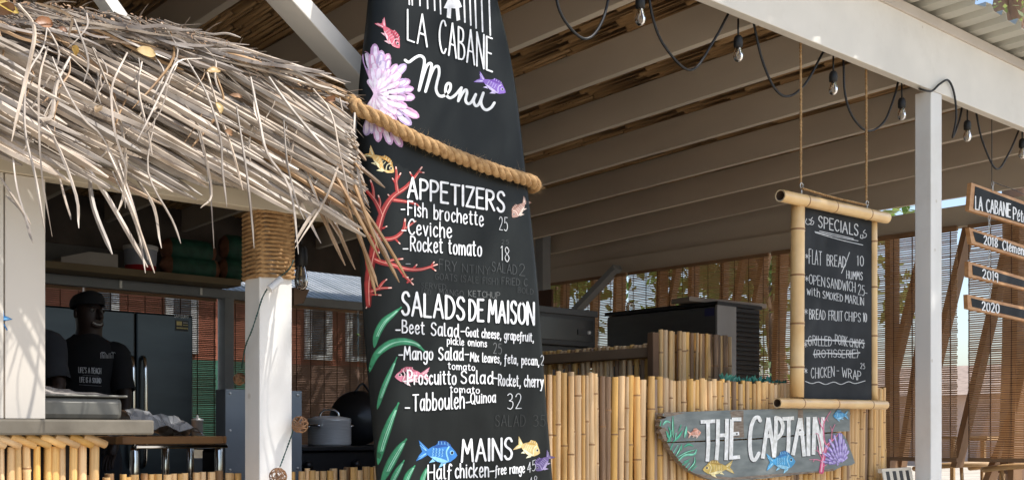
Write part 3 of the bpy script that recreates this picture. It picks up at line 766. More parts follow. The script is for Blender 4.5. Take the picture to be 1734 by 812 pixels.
line('beet salad line', ('-', 669, 565, 677, 565, 18, 3), ('Beet Salad', 680, 563, 775, 570, 21.5, T1), ('-', 779, 567, 786, 567, 18, 2.8), ('Goat cheese, grapefruit,', 788, 569, 902, 578, 15, 2.3), ('pickle onions', 756, 582, 823, 587, 11.8, 2.1), ('25', 834, 598, 848, 599, 18, 1, (.2, .205, .21)))
line('mango salad line', ('-', 674, 607, 681, 607, 18, 3), ('Mango Salad', 683, 608, 783, 609, 21, T1), ('-', 786, 606, 793, 606, 18, 2.8), ('Mix leaves, feta, pecan,', 795, 611, 911, 618, 15, 2.3), ('2', 914, 617, 919, 618, 16, 1, CH), ('tomato', 758, 624, 803, 627, 10.8, 2.1))
line('proscuitto salad line', ('-', 682, 651, 688, 651, 16, 2.6), ('Proscuitto', 689, 650, 771, 650, 23.5, T1), ('Salad', 780, 648, 833, 649, 21, T1), ('-', 834, 646, 841, 647, 18, 2.6), ('Rocket, cherry', 843, 652, 918, 655, 19, 2.7), ('tomato', 761, 663, 811, 665, 10.8, 2.1))
line('tabbouleh line', ('-', 685, 696, 693, 696, 18, 3), ('Tabbouleh', 698, 695, 785, 690, 28, T1), ('-', 788, 687, 795, 686, 18, 2.8), ('Quinoa', 796, 683, 838, 680, 18, 2.6), ('32', 858, 692, 882, 691, 26, 1.8, CH))
line('rubbed-out salad price', ('SALAD', 838, 721, 888, 721, 19, 1.1, G2), ('35', 902, 721, 922, 721, 19, 1.1, G2))
line('MAINS heading', ('MAINS', 781, 781, 866, 776, 36, 4.6))
line('half chicken line', ('Half', 724, 811, 763, 809, 25, T1), ('chicken', 770, 808, 826, 806, 24, T1), ('-', 828, 804, 836, 803, 18, 2.8), ('free range', 838, 803, 887, 799, 16, 2.4), ('45', 892, 800, 906, 795, 17, 1.5, CH), ('48', 895, 824, 908, 821, 17, 1.5, CH))
# fish
def bf(lab, *a):
    A = Art(S_board); fish(A, *a); A.done('painted_fish', sb, lab)
bf('pink fish swimming down at the top left', (643, 36), (676, 82), 19, (.62, .12, .17), (.85, .5, .55), (.45, .04, .08))
bf('purple fish under the word CABANE', (808, 131), (856, 157), 20, (.24, .13, .50), (.62, .55, .80), (.14, .05, .34))
bf('golden fish above the red coral', (621, 256), (667, 292), 22, (.72, .45, .14), (.88, .76, .45), (.55, .28, .05))
bf('brownish striped fish at the right edge', (893, 338), (867, 368), 17, (.42, .25, .20), (.72, .58, .5), (.28, .14, .10))
bf('pink fish behind the word Proscuitto', (727, 634), (668, 637), 24, (.62, .20, .28), (.85, .6, .62), (.45, .10, .16))
bf('large blue fish left of MAINS', (708, 763), (774, 770), 34, (.03, .18, .50), (.25, .55, .80), (.01, .07, .28))
bf('yellow fish right of MAINS', (874, 750), (914, 766), 24, (.78, .58, .24), (.9, .82, .55), (.6, .38, .1))
bf('dark purple fish at the lower right edge', (933, 768), (907, 796), 19, (.16, .11, .30), (.45, .38, .6), (.09, .05, .2))
# sea anemone in lilac petals
A = Art(S_board); c = (634, 159); Z = lambda a, b: (600 + a / 3.69, 60 + b / 3.69)
tips = [Z(*t) for t in ((128, 60), (170, 100), (213, 120), (318, 186), (343, 285), (372, 388), (397, 508), (350, 555), (292, 690), (226, 676), (150, 660), (75, 620), (70, 108))]
BA, HI = [(.50, .29, .50), (.56, .35, .55), (.60, .32, .50), (.47, .36, .58)], (.76, .66, .80)
for i, t in enumerate(tips): petal(A, c, t, 15, BA[i % 4], HI, 0)
for L, cols, w_, n in ((.88, BA, 13, 17), (.74, BA, 15, 15), (.56, [(.62, .42, .62), (.68, .46, .62)], 14, 14), (.36, [(.70, .50, .66), (.74, .58, .74)], 10, 11)):
    for i in range(n):
        a = -2.15 + (i + .5 * (L < .7)) * (4.3 / n); ln = 74 * L * rnd.uniform(.88, 1.08)
        tx = c[0] + math.cos(a) * ln * .93; ty = c[1] + math.sin(a) * ln
        if tx < 621: continue
        petal(A, c, (tx, ty), w_ * rnd.uniform(.9, 1.1), cols[i % len(cols)], HI if L > .4 else (.82, .74, .84), 2 + int((1 - L) * 6))
A.done('painted_anemone', sb, 'lilac and pink sea anemone painted behind the rope')
# red coral
A = Art(S_board); Q = lambda P: [(600 + a / 2.9, 240 + b / 2.9) for a, b in P]
RED, RD, TP = (.42, .035, .03), (.25, .015, .015), (.82, .52, .44)
br = [([(70, 800), (68, 700), (80, 610), (100, 510), (118, 420), (142, 340), (185, 272), (250, 225), (290, 180), (330, 125)], [8, 11, 12, 13, 11, 10, 8, 6, 4, 2.4]),
      ([(136, 365), (118, 320), (95, 280), (65, 245), (38, 215)], [8, 7, 6, 5, 3]), ([(95, 275), (92, 230), (80, 190)], [5, 4, 2.5]), ([(122, 325), (126, 295), (118, 265)], [5, 4, 2.5]),
      ([(212, 250), (204, 200), (206, 160), (203, 125)], [6, 5, 4, 2.5]), ([(204, 205), (186, 180)], [4, 2.5]), ([(206, 190), (226, 155)], [4, 2.5]), ([(190, 285), (240, 292), (300, 305), (318, 320)], [6, 5, 3.4, 2]),
      ([(108, 470), (160, 478), (205, 466), (240, 430), (248, 380)], [8, 7, 6, 5, 3]), ([(195, 470), (222, 500)], [4, 2]), ([(250, 425), (285, 400), (300, 390)], [4, 3, 2]), ([(180, 275), (165, 260)], [4, 2]),
      ([(90, 470), (58, 440), (38, 380)], [6, 5, 2.5]), ([(95, 575), (130, 590), (190, 605), (260, 625), (330, 625), (405, 602)], [9, 8, 7, 6, 5, 2.5]), ([(215, 612), (250, 660), (288, 700)], [6, 5, 2.5]), ([(150, 590), (190, 580), (236, 574)], [5, 4, 2.5]),
      ([(290, 622), (305, 603)], [4, 2]), ([(375, 612), (390, 590)], [3, 2]), ([(240, 660), (262, 665)], [3, 2]), ([(375, 615), (398, 632)], [3, 2]), ([(260, 690), (285, 672)], [3, 2]), ([(66, 620), (54, 560)], [5, 2]),
      ([(80, 735), (120, 720), (180, 716)], [6, 5, 2.5]), ([(118, 720), (140, 690), (158, 675)], [5, 4, 2.2]), ([(80, 750), (130, 752)], [4, 2]), ([(72, 790), (60, 815)], [5, 2]), ([(290, 180), (272, 150)], [3.4, 2]), ([(312, 148), (340, 152)], [3, 2]), ([(118, 520), (122, 545)], [3, 2]), ([(140, 425), (158, 415)], [3, 2])]
for P, W in br:
    A.curve(Q(P), [w_ * 1.15 for w_ in W], RD, 5, 0)
for P, W in br:
    A.curve([(a - .4, b - .4) for a, b in Q(P)], [w_ * .75 for w_ in W], RED, 5, 1)
    if len(P) > 2: A.curve([(a + .18 * W[0], b) for a, b in Q(P)], [max(.5, w_ * .16) for w_ in W], (.78, .33, .26), 5, 2)
    e, f_ = Q(P)[-1], Q(P)[-2]; A.strip([(e[0] * .78 + f_[0] * .22, e[1] * .78 + f_[1] * .22), e], [1.6, 2.2], TP, 3)
A.done('painted_coral', sb, 'branching red coral at the left edge of the board')
# green sea leaves
def sealeaf(P, W):
    A = Art(S_board); G = lambda P: [(610 + a / 2.783, 520 + b / 2.783) for a, b in P]
    C = catmull([Vector((*p, 0)) for p in G(P)], 8); n = len(C)
    pr = lambda t: max(.06, math.sin(math.pi * min(1, t ** .8 * 1.0)) ** .7 if t < .97 else .25)
    A.strip([(q.x, q.y) for q in C], [W * pr(i / (n - 1)) for i in range(n)], (.012, .12, .05), 0)
    A.strip([(q.x, q.y) for q in C], [W * .8 * pr(i / (n - 1)) for i in range(n)], (.03, .24, .11), 1)
    for o, c in ((.22, (.09, .42, .24)), (-.2, (.06, .34, .17)), (.05, (.35, .66, .48)), (.32, (.30, .60, .42))):
        A.strip([(C[i].x + o * W * pr(i / (n - 1)) * .9, C[i].y - abs(o) * 1) for i in range(int(n * .22), int(n * .9))], [W * .08] * (int(n * .9) - int(n * .22)), c, 2, False)
    A.done('painted_sea_leaf', sb)
for P, W in (([(66, 190), (78, 130), (110, 70), (150, 35), (192, 0)], 15), ([(40, 310), (75, 225), (135, 175), (200, 160), (260, 172), (302, 205)], 16), ([(80, 480), (105, 395), (140, 310), (172, 235)], 11),
             ([(84, 740), (105, 640), (140, 540), (180, 450)], 17), ([(98, 830), (140, 740), (180, 670), (216, 620)], 18), ([(135, 850), (170, 780), (206, 720)], 12), ([(200, 860), (225, 790), (256, 745)], 13), ([(282, 860), (296, 800), (318, 745)], 11)): sealeaf(P, W * .86)

# thick rope tied across the board
Rr = .0195
def RP(u, v, o): p = S_board(u, v, 0); p.y -= o; return p
pts = [Vector((1.66, YB + .13, RP(612, 170, 0).z + .01)), onY(594, 172, YB + .055), onY(606, 184, YB + .012), RP(640, 206, Rr), RP(690, 234, Rr), RP(745, 258, Rr), RP(800, 279, Rr), RP(850, 296, Rr), RP(892, 308, Rr * .9), onY(906, 314, YB + .022), onY(900, 317, YB + .07)]
rt = thing('tie_rope', (2.1, YB, 2.0), 'thick twisted golden rope slung across the front of the surfboard menu', 'rope')
m = MB(); C = rope(m, pts, Rr, .085, 3, 8, .006); m.build('rope_strand', M_rope, rt, smooth=True)
m = MB(); fuzz(m, C, Rr, 3200, .015); fuzz(m, C[-40:], Rr, 160, .02); m.build('rope_fibre', M_fuzz, rt, kind='stuff')

# ================================================================ THE CAPTAIN SIGN
M_plank = mat('weathered_grey_paint', (.13, .152, .15), .65, .2, 9, (1, 1, 4), .35, c2=(.235, .26, .25), detail=9)
M_rot = mat('bare_rotten_wood', (.16, .11, .075), .85, .3, 30, (1, 1, 6), .5, c2=(.30, .25, .20))
YC = 2.805
cap = thing('captain_sign', (onY(1270, 800, YC).x, YC, 0), 'grey painted plank sign lettered THE CAPTAIN fixed to the bamboo bar', 'sign')
top = [(1123, 699), (1160, 696.5), (1230, 694), (1300, 692), (1370, 691), (1439, 690), (1439, 729), (1400, 731), (1340, 736), (1280, 741), (1200, 744.5), (1130, 747.5), (1127, 743), (1122, 741), (1124, 735), (1119, 731), (1122, 724), (1117, 720), (1120, 714), (1117, 710), (1125, 708), (1129, 706), (1122, 703)]
m = MB(); m.prism([onY(u, v, YC) for u, v in top], (0, .024, 0), 0, ms=1); m.build('plank', [M_plank, M_rot], cap)
bot = [(1130, 749.5), (1200, 747), (1280, 743.5), (1340, 738.5), (1400, 733.5), (1424, 731.5), (1431, 738), (1437, 752), (1443, 768), (1448, 783), (1441, 787), (1428, 787.5), (1411, 796), (1354, 802), (1296, 809), (1250, 813), (1222, 814), (1196, 809), (1171, 798), (1153, 782), (1140, 766)]
m = MB(); m.prism([onY(u, v, YC - .0004) for u, v in bot], (0, .026, 0), 0, ms=1); m.build('plank', [M_plank, M_rot], cap)
SC_ = lambda dy: (lambda u, v, o: onY(u, v, YC - dy - o))
A = Art(lambda u, v, o: onY(u, v, YC - .0005 - o))
def CVsplit(u): return 748.5 + (u - 1130) * (732 - 748.5) / 294
z4 = lambda P: [(1100 + a / 4.335, 660 + b / 4.335) for a, b in P]
# bare patches
A.mats.append(M_rot)
def bare(P): A.k += 1; A.mb.add([A.surf(u, v, .0003) for u, v in P], [tuple(range(len(P)))], 0)
bare(z4([(590, 155), (640, 148), (690, 150), (688, 200), (694, 345), (612, 348), (606, 250), (600, 200)])); bare(z4([(1090, 142), (1125, 140), (1135, 300), (1085, 305)])); bare(z4([(340, 610), (600, 640), (900, 615), (1250, 590), (1350, 570), (1360, 590), (1100, 614), (850, 640), (600, 659), (400, 640)]))
bare(z4([(105, 160), (270, 165), (180, 185), (110, 195)])); bare(z4([(72, 290), (110, 270), (135, 300), (120, 340), (150, 375), (110, 370)]))
CW, SH = (.84, .85, .79), (.02, .022, .025)
LET = [[(375, 232), (482, 226)], [(428, 232), (432, 400), (424, 522)], [(503, 212), (500, 400), (490, 512)], [(568, 208), (566, 400), (562, 512)], [(503, 332), (566, 328)],
       [(604, 212), (600, 400), (597, 508)], [(604, 213), (674, 212)], [(604, 322), (658, 316)], [(597, 495), (664, 488)],
       [(830, 500), (872, 200)], [(872, 200), (905, 400), (914, 492)], [(850, 338), (886, 334)], [(928, 196), (926, 350), (914, 492)], [(975, 210), (1060, 204)], [(1022, 210), (1020, 400), (1012, 486)],
       [(1052, 476), (1105, 204)], [(1108, 204), (1136, 484)], [(1085, 318), (1135, 314)], [(1165, 196), (1166, 482)], [(1203, 472), (1212, 196)], [(1212, 196), (1242, 330), (1256, 400), (1262, 466)], [(1266, 466), (1268, 300), (1272, 196)]]
CUR = [[(812, 222), (798, 198), (770, 208), (748, 260), (738, 340), (738, 430), (752, 500), (775, 508), (802, 462)], [(928, 200), (960, 214), (978, 262), (966, 318), (932, 356)]]
WT = 6.3
for dx, dy, c, ly in ((-1.3, 1.4, SH, 0), (0, 0, CW, 1)):
    for P in LET: A.strip([(a + dx, b + dy) for a, b in z4(P)], WT, c, ly, False)
    for P in CUR: A.curve([(a + dx, b + dy) for a, b in z4(P)], WT, c, 5, ly)
A.strip(z4([(640, 318), (641, 319)]), 3, SH, 2); A.strip(z4([(1104, 291), (1105, 292)]), 3, SH, 2)
A.done('lettering', cap, 'tall white letters THE CAPTAIN with dark edges')
def SCf(u, v, o): return onY(u, v, YC - .0005 - o - .0012)
def cf(lab, *a): A = Art(SCf); fish(A, *a); A.done('painted_fish', cap, lab)
cf('small salmon pink fish', (1165, 735), (1187, 731), 13, (.72, .32, .22), (.85, .6, .5), (.55, .2, .12))
cf('golden fish at the bottom', (1241, 790), (1190, 794), 22, (.60, .42, .10), (.82, .70, .38), (.42, .26, .05))
cf('large blue fish', (1299, 782), (1347, 780), 28, (.05, .32, .60), (.30, .62, .82), (.02, .17, .42))
cf('small blue fish in the corner', (1436, 702), (1411, 703), 15, (.05, .30, .58), (.28, .58, .80), (.02, .16, .4))
A = Art(SCf); PK, PK2 = (.62, .05, .18), (.80, .36, .48)
for P, W in (([(1262, 596), (1272, 520), (1285, 460), (1302, 405), (1345, 365), (1395, 310)], [36, 30, 24, 16, 10, 4]), ([(1300, 410), (1282, 360), (1278, 250), (1300, 200), (1330, 155)], [12, 10, 8, 6, 4]), ([(1280, 300), (1250, 240), (1240, 200)], [8, 6, 3]),
             ([(1335, 375), (1340, 300), (1362, 250)], [7, 6, 3]), ([(1265, 520), (1225, 508), (1175, 508)], [10, 7, 4]), ([(1268, 500), (1240, 450), (1232, 410)], [9, 6, 3]), ([(1272, 480), (1240, 330), (1215, 320)], [6, 5, 3]), ([(1292, 440), (1325, 395)], [10, 5]),
             ([(1210, 508), (1200, 525)], [5, 3]), ([(1283, 240), (1262, 200)], [5, 3]), ([(1300, 205), (1312, 230)], [4, 2]), ([(1340, 300), (1328, 262)], [4, 2]), ([(1245, 450), (1215, 440)], [5, 3]), ([(1275, 560), (1300, 545)], [8, 3])):
    A.curve(z4(P), [w_ / 4.335 for w_ in W], PK, 5, 0); A.curve([(a - .3, b - .2) for a, b in z4(P)], [max(.5, w_ / 4.335 * .35) for w_ in W], PK2, 5, 1)
A.done('painted_coral', cap, 'pink coral over the end of the lettering')
A = Art(SCf); c = (1424, 786)
for ring, (L, n, cl) in enumerate(((54, 9, (.17, .10, .38)), (44, 10, (.22, .14, .45)), (33, 9, (.26, .18, .5)), (22, 8, (.30, .22, .55)), (11, 6, (.34, .26, .6)))):
    for i in range(n):
        a = -math.pi + .1 + (i + .5 * (ring % 2)) * (math.pi * .80 / n)
        if L > 40 and a > -1.2: L2 = L * .9
        else: L2 = L
        tx = c[0] + math.cos(a) * L2 * .62; ty = c[1] + math.sin(a) * L2
        tx = min(tx, 1424 + (ty - 732) * .42)
        petal(A, (c[0] + (tx - c[0]) * .45, c[1] + (ty - c[1]) * .45), (tx, ty), 5.5, cl, (.52, .45, .74), ring)
A.done('painted_anemone', cap, 'purple sea anemone at the right end')
A = Art(SCf); z5 = lambda P: [(1100 + a / 6.655, 690 + b / 6.655) for a, b in P]
GC = [(.03, .33, .18), (.10, .50, .32), (.30, .68, .52), (.02, .22, .10)]
bl = [[(205, 380), (240, 300), (215, 210)], [(150, 190), (190, 150), (235, 165)], [(120, 200), (130, 150)], [(270, 330), (262, 200), (265, 95)], [(270, 380), (330, 320), (372, 255)], [(395, 330), (410, 260), (416, 210)], [(330, 260), (358, 190)], [(225, 380), (250, 250)],
      [(235, 470), (265, 400)], [(270, 500), (320, 420)], [(360, 470), (362, 410)], [(320, 555), (420, 500), (520, 470)], [(390, 440), (440, 410), (495, 430)], [(330, 590), (400, 530), (500, 520), (530, 470)], [(390, 610), (460, 575)], [(440, 700), (505, 620), (510, 550)], [(470, 705), (530, 650)],
      [(290, 360), (300, 280)], [(190, 260), (215, 330), (240, 370)], [(300, 540), (340, 470), (350, 430)], [(370, 640), (440, 600)], [(410, 670), (450, 620)]]
for i, P in enumerate(bl):
    A.curve(z5(P), [1.5, 4.2, 3.4, 1.2], GC[(0, 1, 0, 3)[i % 4]], 5, i % 3)
    A.curve([(a - .5, b - .3) for a, b in z5(P)], [.6, 1.8, 1.2, .5], GC[2 if i % 2 else 1], 5, 3)
A.done('painted_sea_grass', cap, 'green sea grass on the left end')

# ================================================================ SPECIALS CHALKBOARD
YS = 2.80
sp = thing('specials_chalkboard', onY(1410, 520, YS), 'bamboo framed chalkboard reading SPECIALS hanging on ropes above the captain sign', 'chalkboard')
m = MB(); m.prism([onY(u, v, YS) for u, v in ((1360, 344), (1476, 372), (1476, 678), (1360, 676))], (0, .012, 0)); m.build('slate', M_slate, sp)
m = MB(); culm(m, onY(1321, 331, YS - .025), onY(1501, 369, YS - .025), .0262, 3); m.build('frame_pole', CULM_M, sp, smooth=True, label='top pole of the frame')
m = MB(); culm(m, onY(1316, 681.5, YS - .02), onY(1499, 685, YS - .02), .0215, 3); m.build('frame_pole', CULM_M, sp, smooth=True, label='bottom pole of the frame')
m = MB(); culm(m, onY(1351, 346, YS - .003), onY(1349.5, 672, YS - .003), .030, 4, hollow=False); m.build('frame_pole', CULM_M, sp, smooth=True, label='left upright of the frame')
m = MB(); culm(m, onY(1479, 372, YS + .004), onY(1479.5, 678, YS + .004), .018, 4, hollow=False); m.build('frame_pole', CULM_M, sp, smooth=True, label='right upright of the frame')
for i, (u0, v0, u1, v1) in enumerate(((1355.5, 70, 1356, 312), (1466.5, 112, 1467, 342))):
    a, b = onY(u0, v0, YS + .01), onY(u1, v1, YS - .012); a.z = 2.86
    m = MB(); C = rope(m, [a, a.lerp(b, .5) + Vector((.002, 0, 0)), b], .0062, .03, 2, 6, .008); fuzz(m, C, .006, 90, .014); m.build('hanging_rope', M_rope, sp, smooth=True)
    m = MB(); P = [b + Vector((math.cos(t) * .011, -.004, math.sin(t) * .011 - .006)) for t in [q * .6 for q in range(11)]]; m.tube(P, .0022, 6)
    m.tube([b + Vector((0, -.004, -.014)), b + Vector((0, -.004, -.05))], .0028, 6); m.build('eye_hook', M_steel, sp, smooth=True)
m = MB(); C = rope(m, [onY(1358, 319, YS - .02), onY(1410, 334, YS - .02), onY(1466, 347, YS - .02)], .0062, .03, 2, 6, .008); fuzz(m, C, .006, 70, .014); m.build('hanging_rope', M_rope, sp, smooth=True)
S_sp = lambda u, v, o: onY(u, v, YS - o)
CK = (.52, .53, .54)
def chalk(lab, specs, wt=1.3, extra=()):
    for s in specs:
        A = Art(S_sp, .5); A.text(*s[:6], (s[6] if len(s) > 6 else wt) * .85, CK, s[7] if len(s) > 7 else 0); A.done('lettering', sp, lab + ': ' + s[0] if len(s[0]) > 1 else None)
    for P in extra: A = Art(S_sp, .5); A.curve(P, 1.2, CK, 6, 1); A.done('chalk_stroke', sp)
chalk('SPECIALS heading, underlined', [('SPECIALS', 1386, 384, 1453, 399, 19, 2.0)], 1.8, [[(1380, 392), (1420, 401), (1453, 407.5)], [(1388, 391), (1420, 398), (1445, 404)], [(1381, 393.5), (1420, 405), (1461, 414.5)],
      [(1366, 370), (1364, 376), (1368, 380), (1374, 376), (1370, 371)], [(1376, 368), (1373, 372), (1378, 375), (1376, 380), (1371, 379)], [(1458, 397), (1457, 402), (1461, 403), (1461, 397)], [(1465, 389), (1462, 393), (1467, 396), (1466, 401), (1462, 402)]])
chalk('flat bread line', [('*', 1364, 440, 1369, 441, 14, 1), ('FLAT', 1370, 446, 1391, 449, 24), ('BREAD', 1400, 449, 1432, 453, 18), ('10', 1452, 449, 1462, 451, 17), ('HUMMS', 1434, 471, 1460, 474, 13)], 1.4, [[(1438.5, 427), (1432, 445), (1425, 462)]])
chalk('open sandwich line', [('*', 1363, 478, 1369, 479, 14, 1), ('OPEN', 1370, 480, 1397, 485, 16), ('SANDWICH', 1401, 486, 1448, 494, 16), ('25', 1453, 499, 1464, 500, 17), ('-', 1465, 500, 1469, 501, 14), ('with', 1367, 498, 1388, 503, 14), ('SMOKED', 1393, 504, 1427, 510, 12), ('MARLIN', 1431, 511, 1463, 517, 13)], 1.25)
chalk('bread fruit chips line', [('*', 1362, 534, 1368, 535, 14, 1), ('BREAD', 1371, 539, 1397, 541, 16), ('FRUIT', 1403, 541, 1427, 543, 16), ('CHIPS', 1431, 542, 1457, 545, 15), ('10', 1462, 544, 1468, 545, 14, 1.8)], 1.3)
chalk('struck-out grilled pork chops line', [('*', 1361, 590, 1367, 591, 15, 1), ('GRILLED', 1369, 584, 1408, 585, 16), ('PORK', 1414, 582, 1435, 586, 16), ('CHOPS', 1439, 586, 1463, 589, 14), ('(ROTISSERIE)', 1379, 604, 1453, 605, 13)], 1.2,
      [[(1364, 576), (1385, 573.5), (1410, 575), (1440, 577), (1464, 580)], [(1366, 577.5), (1385, 574.8), (1410, 576.2), (1440, 578.3), (1464, 581)], [(1377, 599), (1400, 597), (1430, 598.5), (1456, 596)], [(1378, 600.2), (1400, 598), (1430, 599.5), (1456, 597)]])
chalk('chicken wrap line', [('*', 1362, 634, 1367, 635, 15, 1), ('CHICKEN', 1374, 640, 1413, 637, 17), ('-', 1417, 632, 1421, 632, 12), ('WRAP', 1426, 637, 1458, 644, 15), ('25', 1457, 623, 1465, 624, 9, .9)], 1.25,
      [[(1364, 645), (1375, 648.5), (1386, 646), (1398, 650), (1412, 646), (1424, 650), (1437, 645.5), (1448, 648.5), (1465, 644)]])

# ================================================================ NAME BOARDS ON CHAIN, top right
YP = 2.78
pl = thing('name_boards', onY(1690, 440, YP), 'four wood-edged black name boards hanging in a ladder on chain at the right edge', 'sign')
M_edge = mat('orange_wood_edge', (.42, .19, .07), .55, .2, 12, (1, 1, 3), .2, c2=(.58, .32, .14))
def plaque(q, texts, lab):
    (a, b, c, d) = q; s = 1.5
    ext = lambda p, r: (p[0] + (r[0] - p[0]) * s, p[1] + (r[1] - p[1]) * s)
    tr, brr = ext(a, b), ext(d, c); out = [a, tr, brr, d]
    m = MB(); m.prism([onY(u, v, YP) for u, v in out], (0, .022, 0), 0)
    cx_, cy_ = sum(p[0] for p in out) / 4, sum(p[1] for p in out) / 4
    o = m.build('board', M_edge, pl, label=lab)
    inn = [(a[0] + 6.5, a[1] + 6.2), (tr[0] - 6, tr[1] + 4), (brr[0] - 6, brr[1] - 5), (d[0] + 7.5, d[1] - 3.2)]
    m = MB(); m.prism([onY(u, v, YP - .0015) for u, v in inn], (0, .001, 0)); f = m.build('black_panel', M_slate, o)
    for t in texts: A = Art(lambda u, v, oo: onY(u, v, YP - .0016 - oo), .2); A.text(*t); A.done('lettering', o)
    f.location = (0, 0, 0)
plaque(((1645, 309), (1734, 341), (1734, 383), (1641, 356)), [('LA CABANE', 1652, 354, 1711, 367.5, 22, 2.1, WH), ('Péta', 1716, 371, 1738, 378, 20, 1.9, WH)], 'top board reading LA CABANE')
plaque(((1641, 385), (1734, 415), (1734, 438), (1645, 412)), [('2018', 1666, 413, 1689, 418.5, 14.5, 2, WH), ('Clément', 1698, 422, 1738, 433, 15, 1.9, WH)], 'second board reading 2018')
plaque(((1640, 442), (1734, 469), (1734, 490), (1640, 468)), [('2019', 1664, 470, 1690, 477, 15, 2, WH)], 'third board reading 2019')
plaque(((1638, 498), (1734, 519), (1734, 543), (1639, 522)), [('2020', 1663, 524.5, 1692, 530, 15, 2, WH)], 'bottom board reading 2020')
def chain(u, v0, v1, yy, lk=.018):
    a, b = onY(u, v0, yy), onY(u, v1, yy); n = max(2, int((a.z - b.z) / lk))
    for i in range(n):
        c = a.lerp(b, (i + .5) / n); h = (a.z - b.z) / n * .68; m = MB()
        P = [c + Vector((math.cos(t) * .006 * (i % 2), math.cos(t) * .006 * ((i + 1) % 2), math.sin(t) * h)) for t in [q * math.pi / 4 for q in range(9)]]
        m.tube(P, .0017, 5, caps=False); m.build('chain_link', M_steel, pl, smooth=True)
for u, a, b in ((1675, 366, 392), (1675.5, 424, 449), (1676, 480, 504), (1772, 405, 425), (1772, 455, 478), (1772, 505, 528)): chain(u, a, b, YP - .004)
for u, v0, v1 in ((1679.5, 195, 318), (1773, 230, 352)):
    m = MB(); a = onY(u, v0, YP + .02); a.z = 2.85; m.tube([a, onY(u, v1, YP + .01)], .0022, 6); m.build('hanging_wire', M_cable, pl)
m = MB(); m.tube([onY(1681, 308, YP), onY(1720, 322, YP), onY(1773, 350, YP)], .0018, 5); m.build('hanging_wire', M_cable, pl)
chain(1681, 308, 322, YP - .002)

# ================================================================ STRING OF BULBS
sl_ = thing('festoon_lights', (4.5, YF + .07, 2.76), 'black festoon cable looping along the front beam with clear unlit bulbs', 'string lights')
Yl = YF + .085
m = MB()
for P in ([(850, -60), (895, -30), (915, -60)], [(938, -60), (948, 20), (990, 66), (1022, 30), (1040, -60)], [(1095, -60), (1103, 20), (1125, 78), (1170, 119), (1208, 70), (1234, 22)], [(1234, 22), (1250, 14), (1276, 38)],
          [(1276, 38), (1290, 100), (1312, 150), (1336, 163), (1365, 140), (1394, 88)], [(1394, 88), (1410, 90), (1428, 100)], [(1428, 100), (1431, 160), (1445, 200), (1470, 222), (1497, 206), (1514, 165), (1521, 138)], [(1521, 138), (1535, 138), (1552, 148)]):
    m.tube(catmull([onY(u, v, Yl + rnd.uniform(-.004, .004)) for u, v in P], 8), .0053, 7)
m.tube(catmull([onY(1552, 148, Yl), onY(1562, 152, YF - .01), onY(1578, 154, YF - .012), onY(1592, 142, YF - .014), onY(1606, 136.5, YF - .012), onY(1616, 160, YF - .01), onY(1619, 200, YF + .0), onY(1613, 233, YF + .03), onY(1624, 205, Yl), onY(1630, 176, Yl)], 8), .0053, 7)
for P in ([(1630, 176), (1640, 172), (1652, 186)], [(1652, 186), (1664, 240), (1687, 286), (1708, 260), (1728, 214)], [(1728, 214), (1740, 210), (1752, 230), (1775, 300), (1800, 330), (1820, 280)]):
    m.tube(catmull([onY(u, v, Yl) for u, v in P], 8), .0053, 7)
m.build('cable', M_cable, sl_, smooth=True)
M_fil = mat('bulb_filament', (.6, .45, .25), .4)
def bulb(u, v0, vs, ve, parent, yy=Yl, s=None):
    D = yy / sight(u, 400).y; k = D / FPX
    t = onY(u, v0, yy); a = onY(u, vs, yy); e = onY(u, ve, yy); L = a.z - e.z
    m = MB(); m.tube([t, Vector((t.x, t.y, a.z))], .004, 6)
    h = L * .42; c = Vector((t.x, t.y, a.z))
    m.lathe(c, [(.001, .004), (.012, .002), (.017, -.006), (.019, -h * .5), (.018, -h), (.015, -h - .002), (.001, -h - .002)], 14)
    so_ = m.build('socket', M_cable, parent, smooth=True)
    m = MB(); g0 = c + Vector((0, 0, -h))
    H = L - h; m.lathe(g0, [(.011, 0), (.014, -H * .15), (.0195, -H * .45), (.0205, -H * .62), (.017, -H * .85), (.009, -H * .97), (.0005, -H)], 16)
    m.build('bulb', M_glass, so_, smooth=True)
    m = MB(); m.tube([g0, g0 + Vector((0, 0, -H * .35))], .0035, 6); m.tube([g0 + Vector((-.005, 0, -H * .3)), g0 + Vector((-.008, 0, -H * .7)), g0 + Vector((0, 0, -H * .8)), g0 + Vector((.008, 0, -H * .7)), g0 + Vector((.005, 0, -H * .3))], .0008, 4)
    m.build('filament', M_fil, so_)
for u, v0, vs, ve in ((1084, -60, -8, 44), (1250, 32, 62, 105), (1411, 95, 122, 161), (1527, 140, 167, 204), (1638, 182, 205, 240), (1731, 215, 236, 269)): bulb(u, v0, vs, ve, sl_)
# a single bulb by the column with wooden bracket
bb = thing('column_bulb', onY(510, 480, 2.83), 'single clear bulb on a black holder just right of the white column', 'bulb')
m = MB(); p = onY(511, 410, 2.83)
bulb(510, 380, 418, 492, bb, 2.83)
m = MB(); m.prism([onY(u, v, 2.85) for u, v in ((498, 486), (524, 490), (514, 513), (498, 516))], (0, .04, 0)); m.build('bracket', mat('dark_bracket', (.12, .07, .04), .7), bb)

